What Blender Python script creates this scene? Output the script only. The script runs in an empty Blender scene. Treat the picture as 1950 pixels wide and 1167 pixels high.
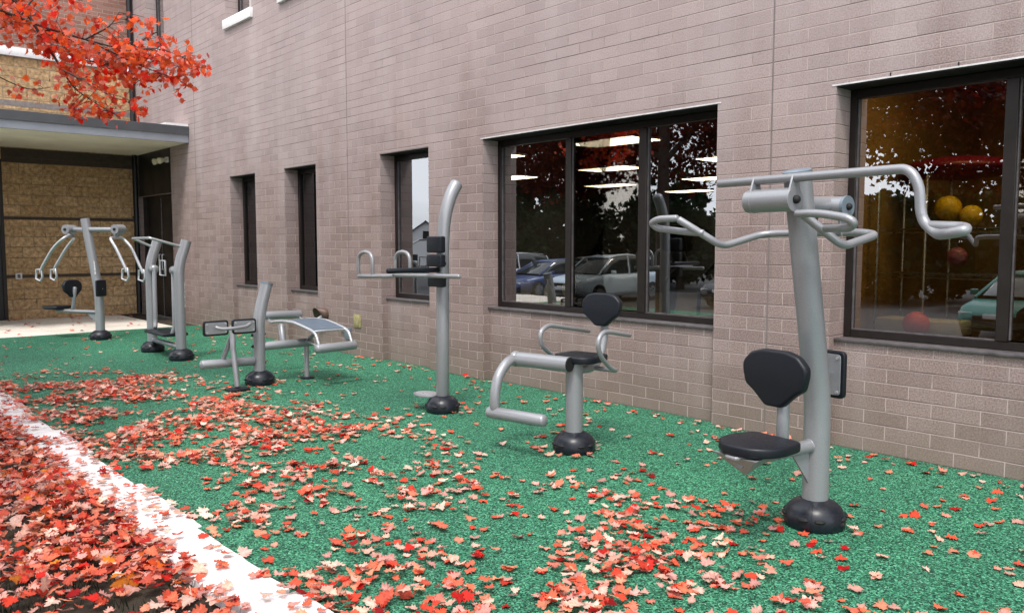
import bpy, bmesh, math, random
from mathutils import Vector, Matrix, noise
random.seed(7)
R = math.radians
scene = bpy.context.scene
COL = scene.collection

# ------------------------------------------------------------------ camera
CAM = Vector((0, 0, 1.46))
cd = bpy.data.cameras.new("camera"); cam = bpy.data.objects.new("camera", cd); COL.objects.link(cam)
cam.location = CAM; cam.rotation_euler = (R(90 - 4.416), 0, R(-41.87))
cd.sensor_width = 36; cd.lens = 28.45; cd.clip_start = 0.05; cd.clip_end = 1000
scene.camera = cam

# ------------------------------------------------------------------ world, sun, exposure
SUN_EL, SUN_AZ = R(60), R(232)          # azimuth measured from +Y towards +X
w = bpy.data.worlds.new("World"); scene.world = w; w.use_nodes = True
nt = w.node_tree; nt.nodes.clear()
out = nt.nodes.new("ShaderNodeOutputWorld"); bg = nt.nodes.new("ShaderNodeBackground")
sky = nt.nodes.new("ShaderNodeTexSky"); sky.sky_type = 'NISHITA'; sky.sun_disc = False
sky.sun_elevation = SUN_EL; sky.sun_rotation = SUN_AZ; sky.dust_density = 3.0
tc = nt.nodes.new("ShaderNodeTexCoord"); mp = nt.nodes.new("ShaderNodeMapping"); mp.inputs['Scale'].default_value = (1.5, 1.5, 5)
nz = nt.nodes.new("ShaderNodeTexNoise"); nz.inputs['Scale'].default_value = 2.2; nz.inputs['Detail'].default_value = 7
rp = nt.nodes.new("ShaderNodeValToRGB"); rp.color_ramp.elements[0].position = .33; rp.color_ramp.elements[1].position = .55
rp.color_ramp.elements[0].color = (.45, .45, .45, 1); rp.color_ramp.elements[1].color = (.95, .95, .95, 1)
mx = nt.nodes.new("ShaderNodeMix"); mx.data_type = 'RGBA'
L = nt.links.new
L(tc.outputs['Generated'], mp.inputs['Vector']); L(mp.outputs[0], nz.inputs['Vector']); L(nz.outputs['Fac'], rp.inputs[0])
L(rp.outputs[0], mx.inputs[0]); L(sky.outputs[0], mx.inputs[6]); mx.inputs[7].default_value = (11.5, 11.8, 12.4, 1)
L(mx.outputs[2], bg.inputs['Color']); bg.inputs['Strength'].default_value = 0.10; L(bg.outputs[0], out.inputs['Surface'])
sd = bpy.data.lights.new("sun", 'SUN'); sd.energy = 1.5; sd.angle = R(12); sd.color = (1, .96, .9)
so = bpy.data.objects.new("sun", sd); COL.objects.link(so)
sv = Vector((math.sin(SUN_AZ) * math.cos(SUN_EL), math.cos(SUN_AZ) * math.cos(SUN_EL), math.sin(SUN_EL)))
so.rotation_euler = sv.to_track_quat('Z', 'Y').to_euler(); so.location = sv * 40
scene.view_settings.view_transform = 'Standard'; scene.view_settings.look = 'None'
scene.view_settings.exposure = 1.05; scene.view_settings.gamma = 1
scene.cycles.max_bounces = 8; scene.cycles.transparent_max_bounces = 12

# ------------------------------------------------------------------ node helpers
def new_mat(name):
    m = bpy.data.materials.new(name); m.use_nodes = True
    n = m.node_tree; b = n.nodes['Principled BSDF']
    return m, n, b
def ramp(n, stops):
    r = n.nodes.new("ShaderNodeValToRGB"); e = r.color_ramp.elements
    while len(e) < len(stops): e.new(.5)
    for k, (p, c) in enumerate(stops):
        e[k].position = p; e[k].color = (*c, 1) if len(c) == 3 else c
    return r
def tnoise(n, scale, detail=4, vec=None, rough=.55):
    t = n.nodes.new("ShaderNodeTexNoise"); t.inputs['Scale'].default_value = scale
    t.inputs['Detail'].default_value = detail; t.inputs['Roughness'].default_value = rough
    if vec is not None: n.links.new(vec, t.inputs['Vector'])
    return t
def mixc(n, fac, a, b, mode='MIX'):
    m = n.nodes.new("ShaderNodeMix"); m.data_type = 'RGBA'; m.blend_type = mode
    for s, v in ((0, fac), (6, a), (7, b)):
        if isinstance(v, (int, float)): m.inputs[s].default_value = v
        elif isinstance(v, tuple): m.inputs[s].default_value = (*v, 1)
        else: n.links.new(v, m.inputs[s])
    return m.outputs[2]
def mapping(n, src, scale):
    m = n.nodes.new("ShaderNodeMapping"); m.inputs['Scale'].default_value = scale; n.links.new(src, m.inputs[0]); return m.outputs[0]
def bump(n, b, h, strength, dist):
    u = n.nodes.new("ShaderNodeBump"); u.inputs['Strength'].default_value = strength; u.inputs['Distance'].default_value = dist
    n.links.new(h, u.inputs['Height']); n.links.new(u.outputs[0], b.inputs['Normal'])
def mathn(n, op, a, b=0.0):
    m = n.nodes.new("ShaderNodeMath"); m.operation = op
    for s, v in ((0, a), (1, b)):
        if isinstance(v, (int, float)): m.inputs[s].default_value = v
        else: n.links.new(v, m.inputs[s])
    return m.outputs[0]

def plain(name, col, rough=.5, metal=0.0, var=.15, nscale=30, bstr=0.1, bdist=.001, spec=.5, coat=0):
    m, n, b = new_mat(name)
    t = n.nodes.new("ShaderNodeTexCoord")
    k = tnoise(n, nscale, 5, t.outputs['Object'])
    lo = tuple(c * (1 - var) for c in col); hi = tuple(min(1, c * (1 + var)) for c in col)
    r = ramp(n, [(.3, lo), (.7, hi)]); n.links.new(k.outputs['Fac'], r.inputs[0]); n.links.new(r.outputs[0], b.inputs['Base Color'])
    k2 = tnoise(n, nscale * .25, 5, t.outputs['Object'])
    rr = ramp(n, [(.3, (max(0.02, rough - .08),) * 3), (.7, (min(1, rough + .08),) * 3)]); n.links.new(k2.outputs['Fac'], rr.inputs[0]); n.links.new(rr.outputs[0], b.inputs['Roughness'])
    b.inputs['Metallic'].default_value = metal; b.inputs['Specular IOR Level'].default_value = spec
    b.inputs['Coat Weight'].default_value = coat; b.inputs['Coat Roughness'].default_value = .15
    if bstr: bump(n, b, k.outputs['Fac'], bstr, bdist)
    return m

def masonry(name, c1, c2, mort_a, mort_b, bw, rh, ms, tint_scale=.7, streak=.0, bdist=.004, rough_noise=95, rough_str=.55, low_stain=0.0, bed=0.0):
    m, n, b = new_mat(name)
    uv = n.nodes.new("ShaderNodeUVMap"); uv.uv_map = "UVMap"; U = uv.outputs[0]
    wob = tnoise(n, 6, 2, U); off = n.nodes.new("ShaderNodeVectorMath"); off.operation = 'MULTIPLY_ADD'
    n.links.new(wob.outputs['Color'], off.inputs[0]); off.inputs[1].default_value = (.006, .004, 0); n.links.new(U, off.inputs[2])
    bt = n.nodes.new("ShaderNodeTexBrick"); n.links.new(off.outputs[0], bt.inputs['Vector'])
    bt.inputs['Scale'].default_value = 1; bt.inputs['Brick Width'].default_value = bw; bt.inputs['Row Height'].default_value = rh
    bt.inputs['Mortar Size'].default_value = ms; bt.inputs['Mortar Smooth'].default_value = .3; bt.inputs['Bias'].default_value = 0
    bt.offset = .5
    bt.inputs['Color1'].default_value = (0, 0, 0, 1); bt.inputs['Color2'].default_value = (1, 1, 1, 1); bt.inputs['Mortar'].default_value = (.5, .5, .5, 1)
    base = mixc(n, bt.outputs['Color'], c1, c2)
    big = tnoise(n, tint_scale, 5, U); rb = ramp(n, [(.3, (.86, .85, .85)), (.7, (1.10, 1.08, 1.07))]); n.links.new(big.outputs['Fac'], rb.inputs[0])
    base = mixc(n, 1.0, base, rb.outputs[0], 'MULTIPLY')
    fine = tnoise(n, rough_noise, 6, U, .7); rf = ramp(n, [(.30, (.40, .36, .36)), (.70, (1.55, 1.52, 1.52))]); n.links.new(fine.outputs['Fac'], rf.inputs[0])
    base = mixc(n, 1.0, base, rf.outputs[0], 'MULTIPLY')
    if streak:
        st = tnoise(n, 1.0, 5, mapping(n, U, (2.2, .16, 1)), .6); rs = ramp(n, [(.46, (0, 0, 0)), (.72, (1, 1, 1))]); n.links.new(st.outputs['Fac'], rs.inputs[0])
        base = mixc(n, mathn(n, 'MULTIPLY', rs.outputs[0], streak), base, (.46, .41, .40))
        fleck = tnoise(n, 9, 6, mapping(n, U, (3.0, 1, 1)), .7); rk = ramp(n, [(.66, (0, 0, 0)), (.74, (1, 1, 1))]); n.links.new(fleck.outputs['Fac'], rk.inputs[0])
        base = mixc(n, mathn(n, 'MULTIPLY', rk.outputs[0], .35), base, (.55, .5, .48))
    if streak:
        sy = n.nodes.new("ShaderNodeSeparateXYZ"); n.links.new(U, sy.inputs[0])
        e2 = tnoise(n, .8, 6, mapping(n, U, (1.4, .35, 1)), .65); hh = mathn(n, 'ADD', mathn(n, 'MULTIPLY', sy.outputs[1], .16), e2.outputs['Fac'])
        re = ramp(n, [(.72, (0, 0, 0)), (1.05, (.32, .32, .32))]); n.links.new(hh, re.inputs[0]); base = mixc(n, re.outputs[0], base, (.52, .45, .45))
    if low_stain:
        sx = n.nodes.new("ShaderNodeSeparateXYZ"); n.links.new(U, sx.inputs[0])
        dn = tnoise(n, 3, 5, U)
        h = mathn(n, 'ADD', sx.outputs[1], mathn(n, 'MULTIPLY', dn.outputs['Fac'], .6))
        rl = ramp(n, [(.3, (1, 1, 1)), (.95, (0, 0, 0))]); n.links.new(h, rl.inputs[0])
        base = mixc(n, mathn(n, 'MULTIPLY', rl.outputs[0], low_stain), base, (.17, .14, .10))
    mn = tnoise(n, 1.3, 4, mapping(n, U, (.5, 3, 1))); rm = ramp(n, [(.50, mort_a), (.66, mort_b)]); n.links.new(mn.outputs['Fac'], rm.inputs[0])
    col = mixc(n, bt.outputs['Fac'], base, rm.outputs[0])
    if bed:     # raked bed joints: shadow painted as a thin dark line along every course, stronger here and there
        sb_ = n.nodes.new("ShaderNodeSeparateXYZ"); n.links.new(off.outputs[0], sb_.inputs[0])
        fr_ = mathn(n, 'FRACT', mathn(n, 'MULTIPLY', sb_.outputs[1], 1 / rh)); rb_ = ramp(n, [(.0, (1, 1, 1)), (.055, (1, 1, 1)), (.085, (0, 0, 0))]); n.links.new(fr_, rb_.inputs[0])
        bn_ = tnoise(n, 1.0, 5, mapping(n, U, (.8, 7, 1)), .7); rn_ = ramp(n, [(.40, (.15,) * 3), (.62, (1, 1, 1))]); n.links.new(bn_.outputs['Fac'], rn_.inputs[0])
        col = mixc(n, mathn(n, 'MULTIPLY', mathn(n, 'MULTIPLY', rb_.outputs[0], rn_.outputs[0]), bed), col, (.045, .032, .03))
    n.links.new(col, b.inputs['Base Color']); b.inputs['Roughness'].default_value = .88; b.inputs['Specular IOR Level'].default_value = .25
    inv = mathn(n, 'SUBTRACT', 1.0, bt.outputs['Fac'])
    h = mathn(n, 'ADD', inv, mathn(n, 'MULTIPLY', fine.outputs['Fac'], rough_str))
    bump(n, b, h, .8, bdist)
    return m

M = {}
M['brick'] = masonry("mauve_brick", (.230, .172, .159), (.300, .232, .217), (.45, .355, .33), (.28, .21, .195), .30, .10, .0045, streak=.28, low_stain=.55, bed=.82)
M['redbrick'] = masonry("red_brown_brick", (.25, .13, .10), (.32, .19, .15), (.38, .32, .28), (.2, .16, .14), .20, .075, .005)
M['block'] = masonry("tan_split_face_block", (.40, .27, .135), (.50, .355, .20), (.30, .23, .15), (.14, .10, .06), .40, .20, .007, bdist=.02, rough_noise=14, rough_str=.9)
M['greyband'] = plain("grey_block_band", (.20, .175, .165), .85, nscale=12, var=.25, bstr=.3, bdist=.004)
M['darkband'] = plain("dark_block_band", (.055, .040, .030), .85, nscale=12, var=.25, bstr=.3, bdist=.004)
M['steel'] = plain("silver_grey_powder_coat", (.285, .290, .306), .36, .35, var=.07, nscale=160, bstr=.05, bdist=.0004)
M['steel_light'] = plain("brushed_light_steel", (.52, .53, .55), .34, .6, var=.06, nscale=120, bstr=.05, bdist=.0004)
M['sheet'] = plain("blue_grey_steel_sheet", (.15, .20, .26), .42, .4, var=.08, nscale=60, bstr=.05)
M['pad'] = plain("black_vinyl_pad", (.0055, .0075, .012), .46, 0, spec=.35, var=.25, nscale=240, bstr=.25, bdist=.0005)
M['rubber'] = plain("black_rubber_base", (.008, .010, .016), .38, 0, spec=.42, var=.3, nscale=80, bstr=.15, bdist=.0006)
M['black'] = plain("matt_black", (.006, .006, .007), .7, 0, bstr=0)
M['bronze'] = plain("dark_bronze_aluminium", (.022, .017, .015), .42, .4, var=.1, nscale=20, bstr=0)
M['soffit_metal'] = plain("dark_lintel_metal", (.008, .007, .007), .6, .2, nscale=20, bstr=0)
M['flash'] = plain("pale_flashing", (.62, .60, .60), .6, 0, nscale=15, var=.15, bstr=0)
M['stone'] = plain("white_cast_stone", (.74, .72, .72), .8, 0, nscale=25, var=.07, bstr=.2, bdist=.002)
M['sillm'] = plain("grey_weathered_sill", (.10, .088, .092), .55, .2, nscale=14, var=.35, bstr=.1)
M['fascia_dark'] = plain("charcoal_fascia", (.075, .078, .085), .5, .3, nscale=4, var=.12, bstr=0)
M['fascia_light'] = plain("blue_grey_fascia", (.26, .275, .31), .5, .3, nscale=4, var=.08, bstr=0)
M['soffit'] = plain("cream_soffit", (.88, .83, .66), .8, 0, nscale=1.5, var=.10, bstr=0)
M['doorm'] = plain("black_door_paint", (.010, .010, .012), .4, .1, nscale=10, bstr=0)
M['white'] = plain("white_plastic", (.7, .7, .68), .5, 0, bstr=0, var=.05)
M['sealant'] = plain("control_joint_sealant", (.17, .14, .13), .8, nscale=8, bstr=0)
M['rust'] = plain("brown_vent_metal", (.10, .06, .045), .55, .3, nscale=25, var=.35, bstr=.1)
M['yellowpaint'] = plain("aged_yellow_metal", (.32, .27, .13), .7, nscale=30, var=.3, bstr=.1)
M['outlet'] = plain("grey_outlet_box", (.17, .21, .25), .45, .2, nscale=20, bstr=0)
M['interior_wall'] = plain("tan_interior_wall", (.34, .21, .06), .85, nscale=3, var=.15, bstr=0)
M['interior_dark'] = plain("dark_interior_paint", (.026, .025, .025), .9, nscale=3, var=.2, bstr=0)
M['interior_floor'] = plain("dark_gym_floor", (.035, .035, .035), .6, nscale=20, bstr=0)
M['ball_yellow'] = plain("yellow_vinyl_ball", (.75, .5, .02), .4, bstr=0, var=.05)
M['ball_red'] = plain("coral_red_ball", (.85, .10, .06), .4, bstr=0, var=.05)
M['ball_wine'] = plain("wine_red_ball", (.16, .008, .02), .4, bstr=0, var=.05)
M['ball_mauve'] = plain("mauve_ball", (.35, .12, .18), .4, bstr=0, var=.05)
M['cream'] = plain("cream_plastic", (.62, .58, .42), .5, bstr=0, var=.05)
M['chrome'] = plain("chrome_wire", (.5, .48, .42), .3, .9, bstr=0)
M['bark'] = plain("grey_brown_bark", (.055, .040, .035), .9, nscale=18, var=.5, bstr=.8, bdist=.01)
M['soil'] = None
M['asphalt'] = plain("asphalt", (.035, .035, .037), .9, nscale=60, var=.3, bstr=.3, bdist=.003)
M['tyre'] = plain("tyre_rubber", (.02, .02, .02), .8, nscale=60, bstr=0)
M['rim'] = plain("alloy_rim", (.4, .41, .43), .3, .8, bstr=0)
M['carglass'] = plain("dark_car_glass", (.02, .028, .03), .06, 0, bstr=0, spec=.9)
M['lamp'] = plain("headlight_lens", (.8, .78, .7), .1, 0, bstr=0, spec=.9)
M['siding'] = plain("white_siding", (.7, .7, .7), .8, nscale=6, var=.05, bstr=0)
M['shingle'] = plain("grey_shingle", (.12, .13, .15), .9, nscale=20, var=.3, bstr=.3)
def emis(name, col, s):
    m, n, b = new_mat(name); b.inputs['Base Color'].default_value = (.8, .8, .8, 1)
    b.inputs['Emission Color'].default_value = (*col, 1); b.inputs['Emission Strength'].default_value = s; return m
M['added_light'] = emis("added_light_diffuser", (1, .78, .36), 3.2)
M['tube_light'] = emis("troffer_diffuser_lit", (1, .90, .66), 9.0)

def mat_concrete():
    m, n, b = new_mat("pale_concrete"); t = n.nodes.new("ShaderNodeTexCoord"); O = t.outputs['Object']
    a = tnoise(n, 1.6, 8, O, .65); r = ramp(n, [(.3, (.58, .52, .45)), (.7, (.80, .74, .66))]); n.links.new(a.outputs['Fac'], r.inputs[0])
    s = tnoise(n, 60, 4, O); r2 = ramp(n, [(.3, (.85,) * 3), (.7, (1.1,) * 3)]); n.links.new(s.outputs['Fac'], r2.inputs[0])
    n.links.new(mixc(n, 1.0, r.outputs[0], r2.outputs[0], 'MULTIPLY'), b.inputs['Base Color']); b.inputs['Roughness'].default_value = .9
    bump(n, b, s.outputs['Fac'], .3, .003); return m
M['concrete'] = mat_concrete()
def mat_curb():
    m, n, b = new_mat("white_curb_stone"); t = n.nodes.new("ShaderNodeTexCoord"); O = t.outputs['Object']
    a = tnoise(n, 5, 8, O, .65); r = ramp(n, [(.25, (.62, .58, .55)), (.6, (.82, .79, .79))]); n.links.new(a.outputs['Fac'], r.inputs[0])
    s = tnoise(n, 45, 6, O, .7); r2 = ramp(n, [(.66, (1, 1, 1)), (.78, (.45, .40, .38))]); n.links.new(s.outputs['Fac'], r2.inputs[0])
    n.links.new(mixc(n, 1.0, r.outputs[0], r2.outputs[0], 'MULTIPLY'), b.inputs['Base Color']); b.inputs['Roughness'].default_value = .85
    bump(n, b, s.outputs['Fac'], .4, .003); return m
M['curb'] = mat_curb()
def mat_mat():
    m, n, b = new_mat("green_rubber_granules"); t = n.nodes.new("ShaderNodeTexCoord"); O = t.outputs['Object']
    v = n.nodes.new("ShaderNodeTexVoronoi"); v.inputs['Scale'].default_value = 140; v.inputs['Randomness'].default_value = 1
    wv = tnoise(n, 60, 3, O); ad = n.nodes.new("ShaderNodeVectorMath"); ad.operation = 'MULTIPLY_ADD'
    n.links.new(wv.outputs['Color'], ad.inputs[0]); ad.inputs[1].default_value = (.02, .02, .02); n.links.new(O, ad.inputs[2]); n.links.new(ad.outputs[0], v.inputs['Vector'])
    sx = n.nodes.new("ShaderNodeSeparateXYZ"); n.links.new(v.outputs['Color'], sx.inputs[0])
    r = ramp(n, [(.0, (.0015, .014, .008)), (.30, (.008, .060, .032)), (.55, (.024, .150, .080)), (.80, (.048, .245, .132)), (.97, (.13, .42, .25))]); n.links.new(sx.outputs[0], r.inputs[0])
    big = tnoise(n, .55, 6, O, .6); rb = ramp(n, [(.3, (.80, .80, .84)), (.7, (1.12, 1.12, 1.1))]); n.links.new(big.outputs['Fac'], rb.inputs[0])
    col = mixc(n, 1.0, r.outputs[0], rb.outputs[0], 'MULTIPLY')
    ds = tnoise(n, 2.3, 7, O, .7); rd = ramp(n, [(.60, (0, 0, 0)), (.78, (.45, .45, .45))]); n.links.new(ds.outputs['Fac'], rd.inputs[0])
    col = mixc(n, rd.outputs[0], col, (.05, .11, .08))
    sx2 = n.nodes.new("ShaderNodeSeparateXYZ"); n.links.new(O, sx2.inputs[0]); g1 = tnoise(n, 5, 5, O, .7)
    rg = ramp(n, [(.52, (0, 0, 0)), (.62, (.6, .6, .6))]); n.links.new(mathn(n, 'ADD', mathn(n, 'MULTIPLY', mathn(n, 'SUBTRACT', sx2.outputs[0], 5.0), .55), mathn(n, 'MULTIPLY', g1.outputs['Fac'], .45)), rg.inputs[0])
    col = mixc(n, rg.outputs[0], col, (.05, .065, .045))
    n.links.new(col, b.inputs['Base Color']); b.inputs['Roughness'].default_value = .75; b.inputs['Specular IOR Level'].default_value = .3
    h = mathn(n, 'SUBTRACT', 1.0, v.outputs['Distance']); bump(n, b, h, .7, .004); return m
M['mat'] = mat_mat()
def mat_soil():
    m, n, b = new_mat("dark_soil_and_moss"); t = n.nodes.new("ShaderNodeTexCoord"); O = t.outputs['Object']
    a = tnoise(n, 3, 8, O, .7); r = ramp(n, [(.3, (.022, .015, .010)), (.55, (.045, .034, .02)), (.75, (.045, .06, .018))]); n.links.new(a.outputs['Fac'], r.inputs[0])
    s = tnoise(n, 70, 5, O, .7); n.links.new(r.outputs[0], b.inputs['Base Color']); b.inputs['Roughness'].default_value = .95
    bump(n, b, s.outputs['Fac'], .8, .012); return m
M['soil'] = mat_soil()
def mat_glass(name, refl, tint):
    m = bpy.data.materials.new(name); m.use_nodes = True; n = m.node_tree; n.nodes.clear()
    o = n.nodes.new("ShaderNodeOutputMaterial"); g = n.nodes.new("ShaderNodeBsdfGlossy"); t = n.nodes.new("ShaderNodeBsdfTransparent"); x = n.nodes.new("ShaderNodeMixShader")
    g.inputs['Roughness'].default_value = 0.0; g.inputs['Color'].default_value = (.95, .97, 1, 1); t.inputs['Color'].default_value = (*tint, 1)
    f = n.nodes.new("ShaderNodeFresnel"); f.inputs[0].default_value = 1.5
    s = mathn(n, 'ADD', mathn(n, 'MULTIPLY', f.outputs[0], .8), refl)
    tcx = n.nodes.new("ShaderNodeTexCoord"); k = tnoise(n, 1.2, 2, tcx.outputs['Object'])
    bu = n.nodes.new("ShaderNodeBump"); bu.inputs['Strength'].default_value = .12; bu.inputs['Distance'].default_value = .004
    n.links.new(k.outputs['Fac'], bu.inputs['Height']); n.links.new(bu.outputs[0], g.inputs['Normal'])
    n.links.new(s, x.inputs[0]); n.links.new(t.outputs[0], x.inputs[1]); n.links.new(g.outputs[0], x.inputs[2]); n.links.new(x.outputs[0], o.inputs[0]); return m
M['glass'] = mat_glass("tinted_window_glass", .27, (.58, .53, .46))
M['glass_dark'] = mat_glass("dark_window_glass", .05, (.5, .5, .5))
def mat_leaf(name, trans):
    m = bpy.data.materials.new(name); m.use_nodes = True; n = m.node_tree; n.nodes.clear()
    o = n.nodes.new("ShaderNodeOutputMaterial"); d = n.nodes.new("ShaderNodeBsdfPrincipled"); t = n.nodes.new("ShaderNodeBsdfTranslucent"); x = n.nodes.new("ShaderNodeMixShader")
    a = n.nodes.new("ShaderNodeAttribute"); a.attribute_name = "Col"
    tc_ = n.nodes.new("ShaderNodeTexCoord"); k = tnoise(n, 55, 4, tc_.outputs['Object']); r = ramp(n, [(.3, (.84,) * 3), (.7, (1.18,) * 3)]); n.links.new(k.outputs['Fac'], r.inputs[0])
    c = mixc(n, 1.0, a.outputs['Color'], r.outputs[0], 'MULTIPLY')
    n.links.new(c, d.inputs['Base Color']); n.links.new(c, t.inputs['Color']); d.inputs['Roughness'].default_value = .6; d.inputs['Specular IOR Level'].default_value = .2
    x.inputs[0].default_value = trans; n.links.new(d.outputs[0], x.inputs[1]); n.links.new(t.outputs[0], x.inputs[2]); n.links.new(x.outputs[0], o.inputs[0]); return m
M['leaf_dry'] = mat_leaf("fallen_leaf_surface", .18)
M['leaf_live'] = mat_leaf("red_maple_foliage", .62)

# ------------------------------------------------------------------ object helpers
def props(o, label=None, cat=None, group=None, kind=None):
    if label: o['label'] = label
    if cat: o['category'] = cat
    if group: o['group'] = group
    if kind: o['kind'] = kind
    return o
def empty(name, label, cat, loc=(0, 0, 0), rot=0, group=None):
    o = bpy.data.objects.new(name, None); COL.objects.link(o); o.location = loc; o.rotation_euler = (0, 0, rot); o.empty_display_size = .1
    return props(o, label, cat, group)
def boxuv(me):
    if not me.uv_layers: me.uv_layers.new(name="UVMap")
    uv = me.uv_layers[0].data
    for p in me.polygons:
        nn = p.normal; ax = max(range(3), key=lambda i: abs(nn[i]))
        for li in p.loop_indices:
            c = me.vertices[me.loops[li].vertex_index].co
            uv[li].uv = (c.y, c.z) if ax == 0 else ((c.x + 5.54 * 0, c.z) if ax == 1 else (c.y, c.x))
def obj(name, bm, mat, parent=None, smooth=40, uv=False, label=None, recalc=True):
    me = bpy.data.meshes.new(name)
    if recalc: bmesh.ops.recalc_face_normals(bm, faces=bm.faces)
    bm.to_mesh(me); bm.free()
    if isinstance(mat, (list, tuple)):
        for q in mat: me.materials.append(M[q])
    else: me.materials.append(M[mat])
    if smooth:
        for p in me.polygons: p.use_smooth = True
        me.set_sharp_from_angle(angle=R(smooth))
    if uv: boxuv(me)
    o = bpy.data.objects.new(name, me); COL.objects.link(o)
    if parent is not None: o.parent = parent
    if label: o['label'] = label
    return o
def B(): return bmesh.new()
def box(bm, a, b, bev=0, mi=0, seg=2):
    t = bmesh.new()
    xs, ys, zs = sorted((a[0], b[0])), sorted((a[1], b[1])), sorted((a[2], b[2]))
    bmesh.ops.create_cube(t, size=1)
    for v in t.verts:
        v.co = Vector((xs[0] if v.co.x < 0 else xs[1], ys[0] if v.co.y < 0 else ys[1], zs[0] if v.co.z < 0 else zs[1]))
    if bev: bmesh.ops.bevel(t, geom=t.edges[:], offset=bev, segments=seg, profile=.5, affect='EDGES')
    merge(bm, t, mi); return bm
def merge(bm, t, mi=0, mat=None):
    if mat is not None: bmesh.ops.transform(t, matrix=mat, verts=t.verts)
    mp_ = {}
    for v in t.verts: mp_[v] = bm.verts.new(v.co)
    for f in t.faces:
        nf = bm.faces.new([mp_[v] for v in f.verts]); nf.material_index = mi or f.material_index
    t.free()
def fillet(pts, r, n=6):
    pts = [Vector(p) for p in pts]
    if r <= 0 or len(pts) < 3: return pts
    o = [pts[0]]
    for i in range(1, len(pts) - 1):
        p, a, c = pts[i], pts[i - 1], pts[i + 1]
        da, dc = (a - p), (c - p); la, lc = da.length, dc.length
        k = min(r, la * .49, lc * .49); s = p + da.normalized() * k; e = p + dc.normalized() * k
        for j in range(n + 1):
            t = j / n; o.append(s * (1 - t) ** 2 + p * 2 * t * (1 - t) + e * t * t)
    o.append(pts[-1]); return o
def tube(bm, pts, rad, seg=14, r=0.0, cap='round', mi=0, closed=False, n=6):
    P = fillet(pts, r, n); rads = rad if isinstance(rad, (list, tuple)) else None
    if rads and len(rads) != len(P):
        rr = []
        for i in range(len(P)):
            x = i / (len(P) - 1) * (len(rads) - 1); k = int(min(x, len(rads) - 2)); rr.append(rads[k] + (rads[k + 1] - rads[k]) * (x - k))
        rads = rr
    if not rads: rads = [rad] * len(P)
    if cap == 'round' and not closed:
        d0 = (P[1] - P[0]).normalized(); d1 = (P[-1] - P[-2]).normalized(); q0, q1, r0, r1 = P[0], P[-1], rads[0], rads[-1]
        pre = [(q0 + d0 * (r0 * .5) * (1 - math.sin(R(a))) - d0 * 0, r0 * math.cos(R(a))) for a in (84, 60, 30)]
        post = [(q1 - d1 * (r1 * .5) * (1 - math.sin(R(a))), r1 * math.cos(R(a))) for a in (30, 60, 84)]
        P = [p for p, _ in pre] + [q0 + d0 * r0 * .5] + P[1:-1] + [q1 - d1 * r1 * .5] + [p for p, _ in post]
        rads = [x for _, x in pre] + [r0] + rads[1:-1] + [r1] + [x for _, x in post]
    t0 = (P[1] - P[0]).normalized(); up = Vector((0, 0, 1)) if abs(t0.z) < .9 else Vector((1, 0, 0))
    nrm = t0.cross(up).normalized(); rings = []; prev = t0
    for i, p in enumerate(P):
        t = ((P[min(i + 1, len(P) - 1)] - P[max(i - 1, 0)])).normalized() if not closed else (P[(i + 1) % len(P)] - P[i - 1]).normalized()
        q = prev.rotation_difference(t); nrm = (q @ nrm); nrm = (nrm - t * nrm.dot(t)).normalized(); prev = t
        bn = t.cross(nrm)
        rings.append([bm.verts.new(p + (nrm * math.cos(2 * math.pi * k / seg) + bn * math.sin(2 * math.pi * k / seg)) * rads[i]) for k in range(seg)])
    m = len(rings)
    for i in range(m if closed else m - 1):
        a, b = rings[i], rings[(i + 1) % m]
        for k in range(seg):
            f = bm.faces.new((a[k], a[(k + 1) % seg], b[(k + 1) % seg], b[k])); f.material_index = mi
    if not closed:
        for rr_, rev in ((rings[0], True), (rings[-1], False)):
            f = bm.faces.new(rr_[::-1] if rev else rr_); f.material_index = mi
    return bm
def T(pts, rad, **k): return tube(B(), pts, rad, **k)
def lathe(bm, prof, c=(0, 0, 0), seg=32):
    rings = []
    for (r, z) in prof:
        rings.append([bm.verts.new((c[0] + r * math.cos(2 * math.pi * k / seg), c[1] + r * math.sin(2 * math.pi * k / seg), c[2] + z)) for k in range(seg)])
    for a, b in zip(rings, rings[1:]):
        for k in range(seg): bm.faces.new((a[k], a[(k + 1) % seg], b[(k + 1) % seg], b[k]))
    bm.faces.new(rings[0][::-1]); bm.faces.new(rings[-1]); return bm
def prism(bm, outline, t0, t1, origin, ax, ay, az, bev=0, seg=3, mi=0):
    """outline in (ax, ay), thickness along az from t0 to t1"""
    o, ax, ay, az = Vector(origin), Vector(ax), Vector(ay), Vector(az)
    t = bmesh.new(); lo = [t.verts.new(o + ax * x + ay * y + az * t0) for x, y in outline]; hi = [t.verts.new(o + ax * x + ay * y + az * t1) for x, y in outline]
    k = len(lo); t.faces.new(lo[::-1]); t.faces.new(hi)
    for i in range(k): t.faces.new((lo[i], lo[(i + 1) % k], hi[(i + 1) % k], hi[i]))
    bmesh.ops.recalc_face_normals(t, faces=t.faces)
    if bev:
        es = [e for e in t.edges if len(e.link_faces) == 2 and any(len(f.verts) == k for f in e.link_faces)]
        bmesh.ops.bevel(t, geom=es, offset=bev, segments=seg, profile=.5, affect='EDGES')
    merge(bm, t, mi); return bm
def rounded(poly, r, n=4):
    P = [Vector((x, y, 0)) for x, y in poly]; o = []
    for i, p in enumerate(P):
        a, c = P[i - 1], P[(i + 1) % len(P)]; k = min(r, (a - p).length * .45, (c - p).length * .45)
        s, e = p + (a - p).normalized() * k, p + (c - p).normalized() * k
        for j in range(n + 1):
            t = j / n; q = s * (1 - t) ** 2 + p * 2 * t * (1 - t) + e * t * t; o.append((q.x, q.y))
    return o
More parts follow.
